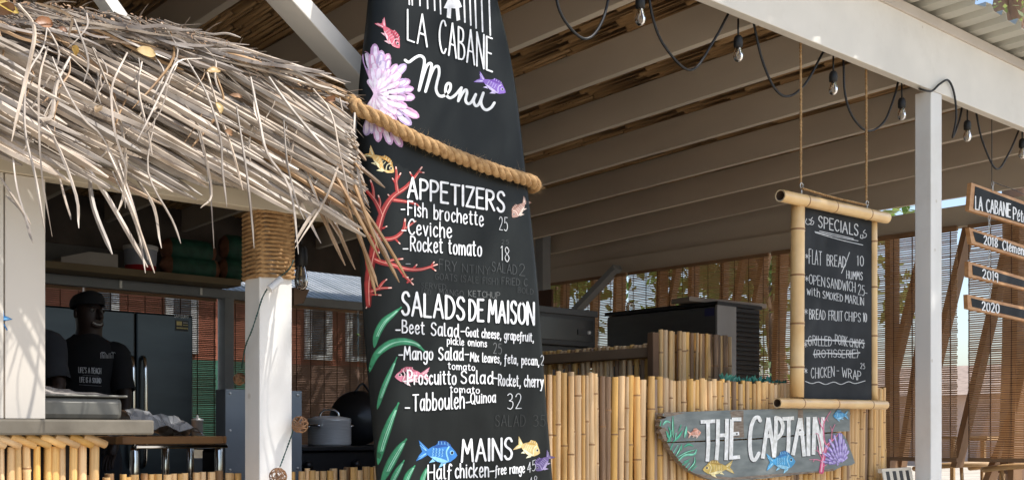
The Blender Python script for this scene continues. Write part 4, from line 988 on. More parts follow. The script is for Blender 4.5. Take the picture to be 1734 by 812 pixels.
# ================================================================ twine balls and cable by the column
M_twine = mat('brown_twine', (.20, .10, .05), .8, .3, 40, c2=(.36, .20, .10))
def twine(u, v, r, yy, label):
    c = onY(u, v, yy); m = MB()
    for i in range(16):
        ax = Vector([rnd.gauss(0, 1) for _ in range(3)]).normalized(); x = ax.orthogonal().normalized(); y = ax.cross(x); o = rnd.uniform(-.5, .5)
        rr = math.sqrt(1 - o * o) * r; m.tube([c + ax * o * r + (x * math.cos(t) + y * math.sin(t)) * rr * rnd.uniform(.94, 1.05) for t in [q * math.pi / 7 for q in range(15)]], .0012, 4, caps=False)
    m.build('twine_ball', M_twine, label=label, cat='twine ball', group='twine balls on the cable by the white column')
twine(406, 641, .0165, 2.86, 'smallest brown twine ball, left of the white column')
twine(508, 718, .0225, 2.70, 'round brown twine ball at the right edge of the white column')
twine(471, 806, .0235, 2.69, 'brown twine ball at the foot of the view before the white column')
ca = thing('twisted_cable', onY(470, 600, 2.72), 'thin dark green twisted cable strung across the white column', 'cable')
m = MB(); Pc = [onY(497, 440, 2.715), onY(489, 456, 2.715), onY(462, 478, 2.714), onY(446, 500, 2.716), onY(436, 530, 2.716), onY(426, 560, 2.72), onY(416, 585, 2.76), onY(409, 622, 2.84)]
rope(m, Pc, .0026, .02, 2, 5, .008); rope(m, [onY(500, 712, 2.70), onY(494, 735, 2.715), onY(486, 758, 2.715), onY(474, 790, 2.70)], .0026, .02, 2, 5, .008)
m.build('twisted_strand', mat('dark_green_cable', (.02, .06, .05), .5), ca, smooth=True)
m = MB(); m.tube([onY(456, 489, 2.70), onY(476, 472, 2.70)], .010, 12); m.build('white_connector', mat('white_plastic', (.7, .7, .7), .4), ca, smooth=False)

# ================================================================ PALM THATCH
th = thing('palm_thatch', (1.1, 2.6, 1.95), 'bleached palm frond thatch drooping over the kitchen hatch on the left', 'thatch')
TOP = [(-260, -60), (0, 2), (120, 14), (280, 36), (400, 80), (500, 122), (600, 176)]
BOT = [(-260, 330), (0, 392), (100, 412), (200, 440), (262, 470), (330, 400), (380, 345), (430, 355), (480, 385), (560, 420), (620, 470), (700, 486)]
def leaflet(P, w_, mats, parent, name='leaflet', curl=.0, mb=None):
    P = catmull(P, 4); n = len(P); m = mb or MB(); b = len(m.v); vs = []
    f = (FW * -1)
    for i, p in enumerate(P):
        t = i / (n - 1); d = (P[min(i + 1, n - 1)] - P[max(i - 1, 0)]).normalized()
        s = d.cross(f + Vector((0, 0, .4))).normalized(); a = curl * t
        nn = d.cross(s); s = s * math.cos(a) + nn * math.sin(a); nn = d.cross(s)
        ww = w_ * (.6 + .9 * t if t < .35 else (.92 if t < .82 else .92 * (1 - ((t - .82) / .18) ** 2 * .75))) * .5
        vs += [p - s * ww + nn * ww * .75, p, p + s * ww + nn * ww * .75]
    fs = []
    for i in range(n - 1):
        fs += [(3 * i, 3 * i + 1, 3 * i + 4, 3 * i + 3), (3 * i + 1, 3 * i + 2, 3 * i + 5, 3 * i + 4)]
    m.add(vs, fs)
    if mb is None: return m.build(name, mats, parent, smooth=False)
def T_(x): return interp(TOP, x)
def B_(x): return interp(BOT, x)
def layer_pts(u0, v0, ang, L, y0, y1, sag=.012, wob=4):
    a = R(ang); P = []
    for i in range(5):
        t = i / 4; u = u0 + math.cos(a) * L * t; v = v0 + math.sin(a) * L * t + sag * L * (t * t - .25 * t) + (rnd.uniform(-wob, wob) if 0 < i < 4 else 0) * .35
        P.append(onY(u, v, y0 + (y1 - y0) * t))
    return P
n_part = 0
# main parallel leaflets, back to front
for k in range(270):
    q = k / 270
    u0 = rnd.uniform(-330, 560); tv = T_(u0)
    depth = rnd.random() ** .95
    v0 = tv + 6 + depth * (172 - .12 * max(0, u0 - 100)) * (1 if u0 < 350 else .6)
    ang = 27 + max(0, (u0 - 100)) * .024 + rnd.gauss(0, 1.7)
    L = rnd.uniform(250, 460) * (1 if u0 < 380 else .78)
    for _ in range(14):
        ue = u0 + math.cos(R(ang)) * L; ve = v0 + math.sin(R(ang + 4)) * L
        if ve > B_(ue) + rnd.uniform(-60, 4) or ue > 600 + max(0, ve - 215) * .22: L *= .88
        else: break
    if L < 70: continue
    yb = 2.715 - rnd.uniform(.0, .09); ye = yb - L * .00034 - rnd.uniform(0, .05)
    if ue > 590: ye = min(ye, 2.49)
    leaflet(layer_pts(u0, v0, ang, L, yb, ye), rnd.uniform(.012, .0215), M_thatch if rnd.random() < .85 or v0 < 120 and u0 < 300 else M_thatch2, th, curl=rnd.uniform(-.45, .45)); n_part += 1
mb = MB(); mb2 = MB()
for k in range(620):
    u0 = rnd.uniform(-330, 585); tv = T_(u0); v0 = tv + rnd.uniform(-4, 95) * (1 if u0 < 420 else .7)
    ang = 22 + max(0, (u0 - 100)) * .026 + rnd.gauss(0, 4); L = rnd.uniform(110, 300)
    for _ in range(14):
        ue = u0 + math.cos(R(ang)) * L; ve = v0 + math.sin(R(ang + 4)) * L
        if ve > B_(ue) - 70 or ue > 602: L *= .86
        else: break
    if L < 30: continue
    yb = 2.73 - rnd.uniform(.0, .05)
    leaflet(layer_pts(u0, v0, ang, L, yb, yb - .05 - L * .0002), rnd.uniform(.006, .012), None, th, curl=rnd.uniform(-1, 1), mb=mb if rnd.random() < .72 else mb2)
mb.build('under_leaflet', mat('gap_shade_leaflet', (.055, .04, .03), .6, .3, 9, c2=(.24, .195, .16)), th, kind='stuff')  # colour darkened to stand for shade in the gaps between leaflets
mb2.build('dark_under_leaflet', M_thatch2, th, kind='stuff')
M_old = mat('grey_brown_old_leaflet', (.12, .09, .07), .65, .2, 14, (1, 1, 1), .3, c2=(.38, .32, .27), rnd_amt=.4)
for k in range(70):                              # messy strips lying along the ridge
    u0 = rnd.uniform(-120, 520); v0 = T_(u0) + rnd.uniform(2, 44); ang = rnd.gauss(13 + u0 * .012, 7); L = rnd.uniform(90, 280)
    while u0 + L > 606: L *= .8
    leaflet(layer_pts(u0, v0, ang, L, 2.62 - rnd.uniform(0, .04), 2.60 - rnd.uniform(0, .05), .03, 14), rnd.uniform(.006, .015), rnd.choice([M_old, M_old, M_thatch, M_thatch2]), th, curl=rnd.uniform(-1, 1))
# right-hand fall beside the surfboard: browner, steeper
for k in range(36):
    u0 = rnd.uniform(420, 580); v0 = T_(u0) + rnd.uniform(8, 130); ang = rnd.uniform(44, 68); L = rnd.uniform(150, 330)
    ue = u0 + math.cos(R(ang)) * L; ve = v0 + math.sin(R(ang)) * L
    while L > 60 and (u0 + math.cos(R(ang)) * L > 598 + max(0, v0 + math.sin(R(ang)) * L - 215) * .22 or v0 + math.sin(R(ang)) * L > 478): L *= .92
    leaflet(layer_pts(u0, v0, ang, L, 2.66, 2.53 - rnd.uniform(0, .06), .05), rnd.uniform(.007, .013), M_thatch2 if rnd.random() < .6 else M_thatch, th, curl=rnd.uniform(-1.2, 1.2))
for (a, b, c, d) in ((600, 330, 688, 470), (596, 340, 676, 478), (590, 360, 640, 486), (604, 380, 636, 500), (585, 320, 660, 440), (560, 250, 652, 318), (560, 215, 640, 420), (530, 230, 644, 440)):
    leaflet([onY(a, b, 2.56), onY((a + c) / 2, (b + d) / 2 - 4, 2.49), onY(c, d, 2.455)], .011, M_thatch2, th, curl=.5)
# curled strips hanging across
loops = [[(80, 40), (72, 80), (45, 130), (42, 220), (60, 300), (76, 392)], [(30, 6), (58, 45), (50, 110), (20, 240)], [(80, 78), (66, 130), (64, 200), (70, 300), (88, 400)], [(88, 96), (108, 145), (140, 200), (172, 232), (205, 300), (212, 352)],
         [(115, 60), (120, 30), (98, 14), (60, 4)], [(118, 95), (96, 140), (88, 195), (66, 200)], [(156, 80), (185, 150), (205, 210), (214, 270), (210, 330), (200, 358)], [(215, 88), (190, 140), (188, 185), (196, 236), (215, 290)],
         [(240, 104), (234, 150), (250, 220), (258, 262)], [(300, 108), (285, 140), (270, 190), (232, 240)], [(342, 98), (300, 104), (275, 150), (232, 238)], [(125, 32), (148, 100), (140, 144)], [(40, 170), (90, 230), (130, 330), (134, 386)],
         [(316, 100), (350, 160), (372, 230), (376, 290), (384, 350)], [(350, 120), (372, 190), (396, 260), (412, 322)], [(424, 130), (438, 200), (452, 260), (490, 320), (505, 430)], [(455, 130), (490, 180), (540, 240), (560, 260)],
         [(530, 150), (560, 190), (575, 260), (590, 330)], [(480, 200), (486, 270), (500, 330), (516, 372)], [(575, 165), (585, 230), (555, 330), (500, 420)], [(560, 330), (530, 360), (500, 410)], [(150, 290), (158, 350), (190, 430)], [(262, 200), (250, 290), (290, 370), (306, 412)],
         [(200, 270), (225, 350), (250, 440)], [(180, 250), (215, 330), (262, 462)], [(130, 260), (180, 330), (250, 452)], [(190, 290), (230, 380), (246, 462)], [(330, 200), (352, 300), (362, 420)], [(400, 180), (418, 300), (430, 420)], [(10, 330), (40, 360), (56, 412)], [(0, 300), (26, 340), (52, 380)], [(95, 280), (110, 340), (120, 372)],
         [(290, 150), (330, 200), (348, 260), (360, 330), (340, 352)], [(20, 250), (28, 320), (54, 400)], [(230, 300), (262, 350), (274, 420)], [(600, 190), (598, 240), (606, 300), (618, 352)]]
for P in loops:
    n = len(P); dk = rnd.uniform(.0, .05)
    leaflet([onY(u, v, 2.56 - .10 * i / (n - 1) - dk) for i, (u, v) in enumerate(P)], rnd.uniform(.005, .0115), M_thatch, th, 'curled_leaflet', curl=rnd.uniform(-1.6, 1.6))
for k in range(36):
    u0 = rnd.uniform(-20, 570); v0 = T_(u0) + rnd.uniform(0, 110); L = rnd.uniform(50, 170); a = rnd.uniform(50, 115)
    P = [(u0, v0), (u0 + math.cos(R(a - 25)) * L * .4, v0 + L * .35), (u0 + math.cos(R(a)) * L * .6, v0 + L * .7), (u0 + math.cos(R(a + 10)) * L, v0 + L)]
    leaflet([onY(u, v, 2.58 - .06 * i / 3) for i, (u, v) in enumerate(P)], rnd.uniform(.003, .007), M_thatch if rnd.random() < .7 else M_thatch2, th, 'curled_leaflet', curl=rnd.uniform(-2, 2))
# stems along the ridge, thin twigs sticking up
for P, r in (([(-60, 30), (120, 54), (290, 82), (400, 118)], .010), ([(130, 78), (180, 70), (220, 76), (250, 90)], .013), ([(60, 62), (190, 84), (330, 92)], .008)):
    m = MB(); m.tube(catmull([onY(u, v, 2.62) for u, v in P], 6), r, 8, flat=.6); m.build('frond_stem', M_stem, th, smooth=True)
m = MB()
for k in range(230):
    u0 = rnd.uniform(-40, 605); v0 = T_(u0) + rnd.uniform(-4, 26); L = rnd.uniform(25, 120); a = rnd.choice([rnd.gauss(14, 9), rnd.gauss(-14, 28)]) if rnd.random() < .6 else rnd.uniform(5, 40)
    if a < 0: L *= rnd.uniform(.3, .7)
    P = [(u0 + math.cos(R(a)) * L * t, v0 + math.sin(R(a + 14 * t)) * L * t) for t in (0, .5, 1)]
    m.tube(catmull([onY(u, v, 2.64 - .03 * t) for t, (u, v) in enumerate(P)], 3), [.0022, .0019, .0017, .0014, .0011, .0008, .0005][:7], 4)
m.build('twig', M_stem, th, kind='stuff')
m = MB(); 
for k in range(600):
    u = rnd.uniform(-50, 600); v = T_(u) + abs(rnd.gauss(0, 24)) - 5; c = onY(u, v, rnd.uniform(2.56, 2.66)); s = rnd.uniform(.002, .006)
    ax = Vector([rnd.gauss(0, 1) for _ in range(3)]).normalized() * s; bx = ax.orthogonal().normalized() * s * rnd.uniform(.4, 1.2); m.add([c - ax, c + bx, c + ax, c - bx], [(0, 1, 2, 3)])
m.build('leaf_litter', mat('brown_leaf_litter', (.22, .12, .06), .7, .4, 30, c2=(.42, .28, .18)), th, kind='stuff')
# fallen leaves
for u, v, a, b, rot, col, lab in ((13, 12, 24, 9, 20, (.55, .38, .08), 'yellow fallen leaf at the far left of the thatch ridge'), (8, 16, 17, 9, 8, (.30, .15, .07), 'brown fallen leaf at the far left of the thatch'), (75, 38, 17, 10, 8, (.34, .14, .05), 'glossy brown fallen leaf near the top left of the thatch'),
                                   (106, 50, 9, 5, 30, (.30, .15, .08), 'small brown fallen leaf beside a pale curled one'), (127, 86, 9, 5, 50, (.70, .45, .12), 'small yellow fallen leaf under the brown one'), (248, 88, 21, 10, 6, (.62, .44, .20), 'large tan fallen leaf in the middle of the thatch'),
                                   (362, 119, 13, 6, -4, (.58, .38, .16), 'tan fallen leaf above the column'), (371, 182, 11, 6, 75, (.66, .46, .18), 'yellow fallen leaf hanging on edge above the column'), (388, 224, 9, 6, 20, (.36, .19, .09), 'brown fallen leaf lowest on the thatch'), (400, 162, 9, 5, 20, (.44, .24, .12), 'small rusty fallen leaf right of the tan one'), (560, 168, 9, 5, 5, (.40, .18, .08), 'rusty fallen leaf near the rope'), (165, 184, 6, 7, 80, (.66, .48, .3), 'pale scrap of fallen leaf between the leaflets')):
    m = MB(); P = []
    yy = 2.50
    for s in (-1, 0, 1):
        for i in range(7):
            t = i / 6 * 2 - 1; x_, y_ = t * a, s * b * (1 - t * t) ** .6; c_, s_ = math.cos(R(rot)), math.sin(R(rot))
            p = onY(u + x_ * c_ - y_ * s_, v + x_ * s_ + y_ * c_, yy); p.y += (-.006 * abs(s) + .008 * t * t); P.append(p)
    tz, ty = rnd.uniform(-.9, .9), rnd.uniform(-.5, .5); pc_ = sum((q for q in P), Vector()) / len(P)
    for q in P: q.y += (q.z - pc_.z) * tz + (q.x - pc_.x) * ty; q.z += rnd.uniform(-.0012, .0012)
    col = tuple(x * .72 for x in col)
    fs = [(r * 7 + i, r * 7 + i + 1, (r + 1) * 7 + i + 1, (r + 1) * 7 + i) for r in range(2) for i in range(6)]
    m.add(P, fs); m.build('fallen_leaf', mat('fallen_leaf_%d' % (u * 10 + v), col, .45, .3, 30, bump=.1), None, smooth=True, label=lab, cat='leaf', group='fallen leaves on the palm thatch')

# ================================================================ KITCHEN
M_fr = mat('dark_steel_door', (.05, .062, .072), .3, .1, 3, (1, 1, 4), metal=.8)
fg = thing('double_door_fridge', (2.85, 7.75, 0), 'dark steel double door refrigerator behind the man', 'fridge')
m = MB(); m.box(2.42, 7.46, .05, 3.335, 8.05, 1.90); m.build('cabinet', M_black, fg, bevel=.008)
s0 = onY(230, 600, 7.4).x; s1 = onY(327, 600, 7.4).x
for a, b in ((2.43, s0 - .004), (s0 + .004, s1)):
    m = MB(); m.box(a, 7.40, .12, b, 7.455, 1.905); m.build('door', M_fr, fg, bevel=.012)
for xx in (s0 - .04, s0 + .045):
    m = MB(); m.tube(catmull([(xx, 7.40, .85), (xx, 7.355, .90), (xx, 7.345, 1.2), (xx, 7.355, 1.55), (xx, 7.40, 1.60)], 6), .014, 8); m.build('handle', M_chrome, fg, smooth=True)
A = Art(lambda u, v, o: onY(u, v, 7.398 - o)); A.poly([(297, 541), (319, 543), (319, 561), (297, 559)], (.03, .03, .03)); A.poly([(299, 543), (308, 544), (308, 551), (299, 550)], (.75, .62, .25), 1); A.poly([(310, 545), (318, 545.6), (318, 547), (310, 546.4)], (.6, .6, .6), 1)
A.poly([(310, 549), (318, 549.6), (318, 551), (310, 550.4)], (.6, .5, .2), 1); A.poly([(299, 553), (318, 554.6), (318, 557), (299, 555.4)], (.6, .5, .2), 1); A.text('SAMSUNG', 295, 536.5, 319, 538, 4.5, .9, (.6, .62, .64), lay=1); A.done('label_sticker', fg, 'maker name and energy label')
# shelf and what stands on it
shf = thing('high_shelf', (2.5, 8.05, 2.2), 'long wooden shelf high across the back of the kitchen', 'shelf')
m = MB(); m.box(.9, 7.95, 2.224, 4.3, 8.19, 2.275); m.build('shelf_board', mat('shelf_wood', (.22, .17, .10), .7, .15, 4), shf, bevel=.003)
for u in (213, 350):
    p = onY(u, 480, 8.1); m = MB(); m.box(p.x - .01, 8.19, 2.16, p.x + .01, 8.198, 2.215); m.build('bracket', M_steel, shf)
M_sack = mat('green_sack', (.010, .05, .036), .6, .3, 14, bump=.4, c2=(.02, .10, .065)); M_sackt = mat('brown_sack_end', (.16, .07, .04), .8, .3, 20)
def sack(u0, u1, v0, v1, yy, label):
    a, b = onY(u0, v1, yy), onY(u1, v0, yy); cx_, cz, hx_, hz = (a.x + b.x) / 2, (a.z + b.z) / 2, (b.x - a.x) / 2, (b.z - a.z) / 2
    hz = abs(hz); m = MB(); n, k = 14, 10
    for i in range(n + 1):
        t = i / n * 2 - 1; s = (1 - abs(t) ** 4) ** .5 * .9 + .1
        for j in range(k):
            q = 2 * math.pi * j / k; m.v.append((cx_ + t * hx_, yy + .09 * s * math.sin(q) * (1 + .1 * rnd.random()), cz + hz * s * math.copysign(abs(math.cos(q)) ** .8, math.cos(q)) * (1 + .08 * rnd.random())))
    for i in range(n):
        for j in range(k): m.f.append((i * k + j, i * k + (j + 1) % k, (i + 1) * k + (j + 1) % k, (i + 1) * k + j)); m.m.append(1 if i < 2 or i > n - 3 else 0)
    m.f.append(tuple(range(k))); m.m.append(1); m.f.append(tuple(range(n * k, n * k + k))); m.m.append(1)
    m.build('food_sack', [M_sack, M_sackt], smooth=True, label=label, cat='sack', group='green sacks on the high shelf')
sack(270, 372, 437, 470, 8.07, 'green woven sack lying lowest on the shelf, beside the tub'); sack(270, 366, 411, 440, 8.07, 'green woven sack stacked on top of the lower one beside the tub')
sack(370, 420, 440, 474, 8.07, 'green sack half hidden by the column rope, lower'); sack(372, 425, 402, 440, 8.07, 'bulging green sack half hidden by the column rope, upper')
tb = thing('plastic_tub', onY(238, 458, 8.06), 'white and blue plastic tub with a white lid on the shelf', 'tub')
c = onY(238, 459, 8.06); c.z = 2.276
m = MB(); m.lathe(c, [(.001, 0), (.105, 0), (.112, .04)], 20, 1); m.lathe(c, [(.112, .04), (.118, .15), (.12, .155)], 20, 0); m.build('tub_body', [mat('tub_pale_blue', (.38, .42, .52), .4), mat('tub_red_band', (.45, .02, .03), .4)], tb, smooth=True)
m = MB(); m.lathe(c, [(.124, .155), (.126, .185), (.11, .19), (.001, .19)], 20); m.build('lid', mat('white_lid', (.75, .76, .78), .35), tb, smooth=True)
m = MB(); a, b = onY(96, 447, 8.05), onY(192, 452, 8.05)
m.prism([Vector((a.x, 7.97, 2.277)), Vector((b.x, 7.97, 2.277)), Vector((b.x, 7.97, 2.37)), Vector((a.x + .2, 7.97, 2.37)), Vector((a.x, 7.97, 2.31))], (0, .2, 0)); m.build('flat_box', mat('dull_white_card', (.40, .38, .36), .7), label='flat white cardboard box at the left end of the shelf', cat='box')

# tray on the counter, crumpled paper, bag, trolley, canister, panel
def crumple(m, fn, nu, nv, amp, seed):
    r = random.Random(seed); b = len(m.v)
    for i in range(nu + 1):
        for j in range(nv + 1):
            p = fn(i / nu, j / nv); e = amp if 0 < i < nu and 0 < j < nv else amp * .3
            m.v.append((p[0] + r.uniform(-e, e), p[1] + r.uniform(-e, e), p[2] + r.uniform(-e, e)))
    for i in range(nu):
        for j in range(nv):
            q = b + i * (nv + 1) + j
            if (i + j) % 2: m.f += [(q, q + nv + 1, q + 1), (q + 1, q + nv + 1, q + nv + 2)]
            else: m.f += [(q, q + nv + 1, q + nv + 2), (q, q + nv + 2, q + 1)]
            m.m += [0, 0]
M_tray = mat('dull_steel_tray', (.13, .125, .108), .45, .25, 8, metal=.3)
tr = thing('steel_tray', (1.0, 2.9, 1.1257), 'deep rectangular steel tray standing on the concrete counter', 'tray')
x1 = onY(213, 690, 2.79).x
m = MB(); m.box(.75, 2.79, 1.1265, x1 - .006, 3.05, 1.183); m.build('pan', M_tray, tr, bevel=.014)
m = MB(); m.box(.745, 2.783, 1.183, x1 + .003, 3.057, 1.189); m.build('rim', M_tray, tr, bevel=.0025)
m = MB(); crumple(m, lambda a, b: (.76 + a * (x1 - .80), 2.80 + b * .22, 1.190 + .05 * math.sin(math.pi * b) * max(0, (1 - a)) ** .7 * min(1, a * 6 + .3)), 16, 6, .004, 3)
m.build('crumpled_paper', mat('greaseproof_paper', (.36, .33, .30), .5), None, label='crumpled greaseproof paper lying in the steel tray', cat='paper')
YT = 3.3
tx0, tx1 = onY(203, 745, YT).x, onY(391, 745, YT).x
tr2 = thing('butcher_trolley', ((tx0 + tx1) / 2, YT + .2, 0), 'wooden butcher block table on chrome legs beyond the counter', 'table')
zt = onY(300, 738, YT).z; zb = onY(300, 751, YT).z
m = MB(); n = 6; P = [(tx0, YT + .03), (tx0 + .012, YT + .008), (tx0 + .035, YT), (tx1 - .03, YT), (tx1, YT + .03), (tx1, YT + .42), (tx0, YT + .42)]
m.prism([(a, b, zb) for a, b in P], (0, 0, zt - zb)); m.build('block_top', mat('butcher_block_wood', (.36, .17, .06), .5, .2, 10, (1, 6, 1)), tr2, bevel=.003)
m = MB(); m.box(tx0 + .05, YT - .004, zb - .014, tx1 - .012, YT + .012, zb - .002); m.build('steel_band', M_chrome, tr2, bevel=.003)
for u, yy in ((228, YT + .03), (371, YT + .03), (280, YT + .36), (322, YT + .38)):
    p = onY(u, 780, yy); m = MB(); m.lathe((p.x, p.y, 0), [(.011, 0), (.011, .85), (.0135, .86), (.0135, zb - .02), (.011, zb - .01), (.001, zb - .01)], 12); m.build('leg', M_chrome, tr2, smooth=True)
m = MB(); A0 = onY(212, 700, 3.36).x; A1 = onY(337, 720, 3.36).x
def bagf(a, b):
    x = A0 + (A1 - A0) * a; h = (.052 * (1 - a) ** .7 + .03) * math.sin(math.pi * min(1, .12 + b * .88)) * (1 - max(0, a - .85) * 5)
    return (x, 3.31 + b * .2, zt + .003 + max(0, h) + .008 * math.sin(a * 17 + b * 9))
crumple(m, bagf, 22, 10, .0075, 5); m.build('plastic_bag', mat('crinkled_clear_plastic', (.46, .46, .47), .22, .1, 20, coat=.5), None, label='crinkled clear plastic bag lying on the butcher block', cat='bag')
m = MB(); p = onY(334, 720, 3.58); m.lathe((p.x, p.y, zt), [(.001, 0), (.019, 0), (.019, .05), (.021, .051), (.021, .056), (.006, .062), (.004, .07), (.001, .072)], 16); m.build('steel_canister', M_steel, smooth=True, label='small lidded steel canister behind the plastic bag', cat='canister')
m = MB(); x0, x1 = 2.043, 2.378; pn = thing('metal_cabinet', (2.2, 3.95, 0), 'grey galvanised metal cabinet side standing behind the column', 'cabinet')
m.box(x0, 3.9, 0, x1, 3.98, 1.257); m.build('metal_front', mat('galvanised_grey', (.22, .25, .28), .45, .15, 5, metal=.3), pn, bevel=.003)
m = MB()
for z in (.95, 1.1, 1.24):
    for x in (x0 + .02, x1 - .02): m.lathe((x, 3.8995, z), [(.001, -.0), (.005, 0), (.005, .002), (.001, .003)], 8, axis=(0, -1, 0))
m.build('rivet', M_steel, pn)
# stove, pot, wok
st = thing('black_stove', (3.4, 5.2, 0), 'black cooking range carrying the steel pot', 'stove')
m = MB(); m.box(2.72, 4.72, 0, 4.4, 5.45, 1.0); m.build('body', M_black, st, bevel=.01)
m = MB(); m.box(2.70, 4.69, 1.0, 4.42, 5.47, 1.022); m.build('hob', M_black, st, bevel=.004)
for i in range(5):
    m = MB(); m.lathe((2.9 + i * .28, 4.715, .93), [(.001, .03), (.02, .03), (.024, 0), (.001, 0)], 12, axis=(0, -1, 0)); m.build('knob', M_black, st, smooth=True)
pc = onY(558, 752, 4.95); pc.z = 1.023; D = 4.95 / sight(558, 700).y; rp_ = 36.5 / FPX * D; hp = 43 / FPX * D
M_pot = mat('polished_pot_steel', (.82, .80, .77), .25, .1, 10, (1, 1, 14), metal=.25)
pt = thing('steel_pot', pc, 'shiny lidded stainless steel pot on the black stove', 'pot')
m = MB(); m.lathe(pc, [(.001, 0), (rp_ * .96, 0), (rp_, .01), (rp_, hp - .004), (rp_ * 1.03, hp), (rp_ * .97, hp)], 32); m.build('pot_body', M_pot, pt, smooth=True)
m = MB(); m.lathe(pc, [(rp_ * 1.0, hp + .001), (rp_ * .98, hp + .008), (rp_ * .6, hp + .018), (.001, hp + .022)], 32); m.build('lid', M_pot, pt, smooth=True)
m = MB(); m.tube(catmull([pc + RT * a + Vector((0, 0, hp + b)) for a, b in ((-.048, .008), (-.045, .035), (-.025, .052), (.0, .055), (.025, .052), (.045, .035), (.048, .008))], 5), .006, 8); m.build('lid_handle', M_chrome, pt, smooth=True)
for a0 in (-.55, 2.6):
    d = lambda t: Vector((math.cos(t), math.sin(t), 0)); b0 = math.atan2(-FW.y, -FW.x) + a0
    m = MB(); m.tube(catmull([pc + d(b0 - .32) * rp_ + Vector((0, 0, hp * .72)), pc + d(b0 - .3) * rp_ * 1.3 + Vector((0, 0, hp * .78)), pc + d(b0 + .3) * rp_ * 1.3 + Vector((0, 0, hp * .78)), pc + d(b0 + .32) * rp_ + Vector((0, 0, hp * .72))], 5), .006, 8); m.build('side_handle', M_chrome, pt, smooth=True)
wk = thing('black_wok', onY(606, 745, 5.15), 'large black wok leaning upright behind the steel pot', 'wok')
m = MB(); c = onY(606, 707, 5.2); m.lathe(c, [(.155, 0), (.15, .02), (.12, .05), (.06, .075), (.001, .085)], 28, axis=(-.55, -.8, .15)); m.build('bowl', M_black, wk, smooth=True)
m = MB(); m.tube(catmull([c + Vector((-.02, 0, .14)), c + Vector((0.03, 0, .19)), c + Vector((.08, 0, .14))], 5), .007, 6); m.build('handle', M_black, wk, smooth=True)

# ice machine, oven
im = thing('ice_machine', (6.2, 5.1, 0), 'tall dark grey ice machine with black louvres behind the bar', 'ice machine')
M_im = mat('dark_brushed_cabinet', (.10, .10, .098), .38, .12, 4, (1, 1, 6), metal=.4); M_im2 = mat('grey_cabinet_front', (.24, .23, .22), .4, .1, 4)
m = MB(); m.box(5.96, 4.62, .3, 6.42, 5.6, 1.92); m.build('cabinet', M_im, im, bevel=.006)
m = MB(); m.box(5.952, 4.612, .3, 5.957, 5.595, 1.90); m.build('side_panel', M_im, im)
m = MB(); m.box(5.945, 4.60, .3, 6.15, 4.618, 1.925); m.build('front_panel', M_im2, im, bevel=.003)
m = MB(); m.box(5.95, 4.602, 1.925, 6.44, 5.62, 1.95); m.build('top_cover', M_black, im)
m = MB(); m.box(6.152, 4.61, .3, 6.42, 4.618, 1.92); m.build('grille_back', M_black, im)
for i in range(46):
    z = .45 + i * .032
    m = MB(); m.bar((6.155, 4.603, z), (6.42, 4.603, z), .016, .004, (0, -.5, 1)); m.build('louvre', M_black, im)
m = MB(); a, b, c_, d = [onX(u, v, 5.949) for u, v in ((1193, 522), (1209, 521), (1209, 534), (1193, 535))]; m.add([a, b, c_, d], [(0, 1, 2, 3)]); m.build('badge', mat('dark_blue_badge', (.03, .03, .10), .4), im)
m = MB()
bp = [onY(1190, 503, 5.0), onY(1232, 499, 4.7), onY(1306, 519, 4.45), onY(1296, 528, 4.42), onY(1218, 510, 4.6), onY(1178, 513, 5.05)]
m.bar((5.88, 4.86, 1.972), (6.52, 4.70, 1.955), .20, .03); m.build('loose_board', mat('pale_loose_board', (.30, .25, .21), .8, .15, 4), None, label='pale loose board laid across the top of the ice machine', cat='board', bevel=.003)
ja = thing('glass_jar', onX(1065, 519, 6.1), 'clear glass jar standing on the ice machine at its far end', 'jar')
p = onX(1065, 520, 6.15); p.z = 1.951; p.y = min(p.y, 5.55); m = MB(); m.lathe(p, [(.03, 0), (.032, .01), (.032, .06), (.025, .07), (.025, .085), (.022, .085), (.022, .07), (.029, .06), (.029, .01)], 16); m.build('jar_glass', M_glass, ja, smooth=True)
ov = thing('black_oven', (5.0, 5.5, 0), 'black oven with a small control window in the dark middle of the kitchen', 'oven')
xr = onY(1010, 560, 5.2).x; zt_ = onY(1010, 528, 5.2).z; zb_ = onY(1010, 588, 5.2).z
m = MB(); m.box(4.55, 5.21, zb_, xr, 5.8, zt_); m.build('body', M_black, ov, bevel=.006)
m = MB(); m.box(4.55, 5.195, zt_ - .035, xr + .01, 5.22, zt_ + .006); m.build('top_lip', mat('dark_grey_metal', (.05, .05, .05), .35), ov, bevel=.003)
m = MB(); m.box(4.6, 5.2, zb_ + .035, xr - .03, 5.208, zt_ - .06); m.build('door', mat('oven_door_dark', (.02, .02, .02), .2), ov)
a, b = onY(978, 557, 5.2), onY(1003, 568, 5.2); m = MB(); m.box(a.x, 5.194, b.z, b.x, 5.2, a.z); m.build('control_panel', M_black, ov); m = MB(); m.lathe(((a.x * .3 + b.x * .7), 5.194, (a.z + b.z) / 2), [(.001, .012), (.012, .012), (.014, 0)], 14, axis=(0, -1, 0)); m.build('dial', M_steel, ov, smooth=True)
m = MB(); m.box(4.55, 5.25, 0, xr - .02, 5.8, zb_ - .002); m.build('stand', M_black, ov)
bx = MB(); a, b = onX(912, 492, 6.3), onX(934, 522, 6.3); bx.box(6.3, min(a.y, b.y), b.z - .1, 6.32, max(a.y, b.y), a.z); bx.build('hanging_board', mat('reddish_board', (.10, .045, .025), .7), None, label='small brown board fixed between the oven and the grey post', cat='board')
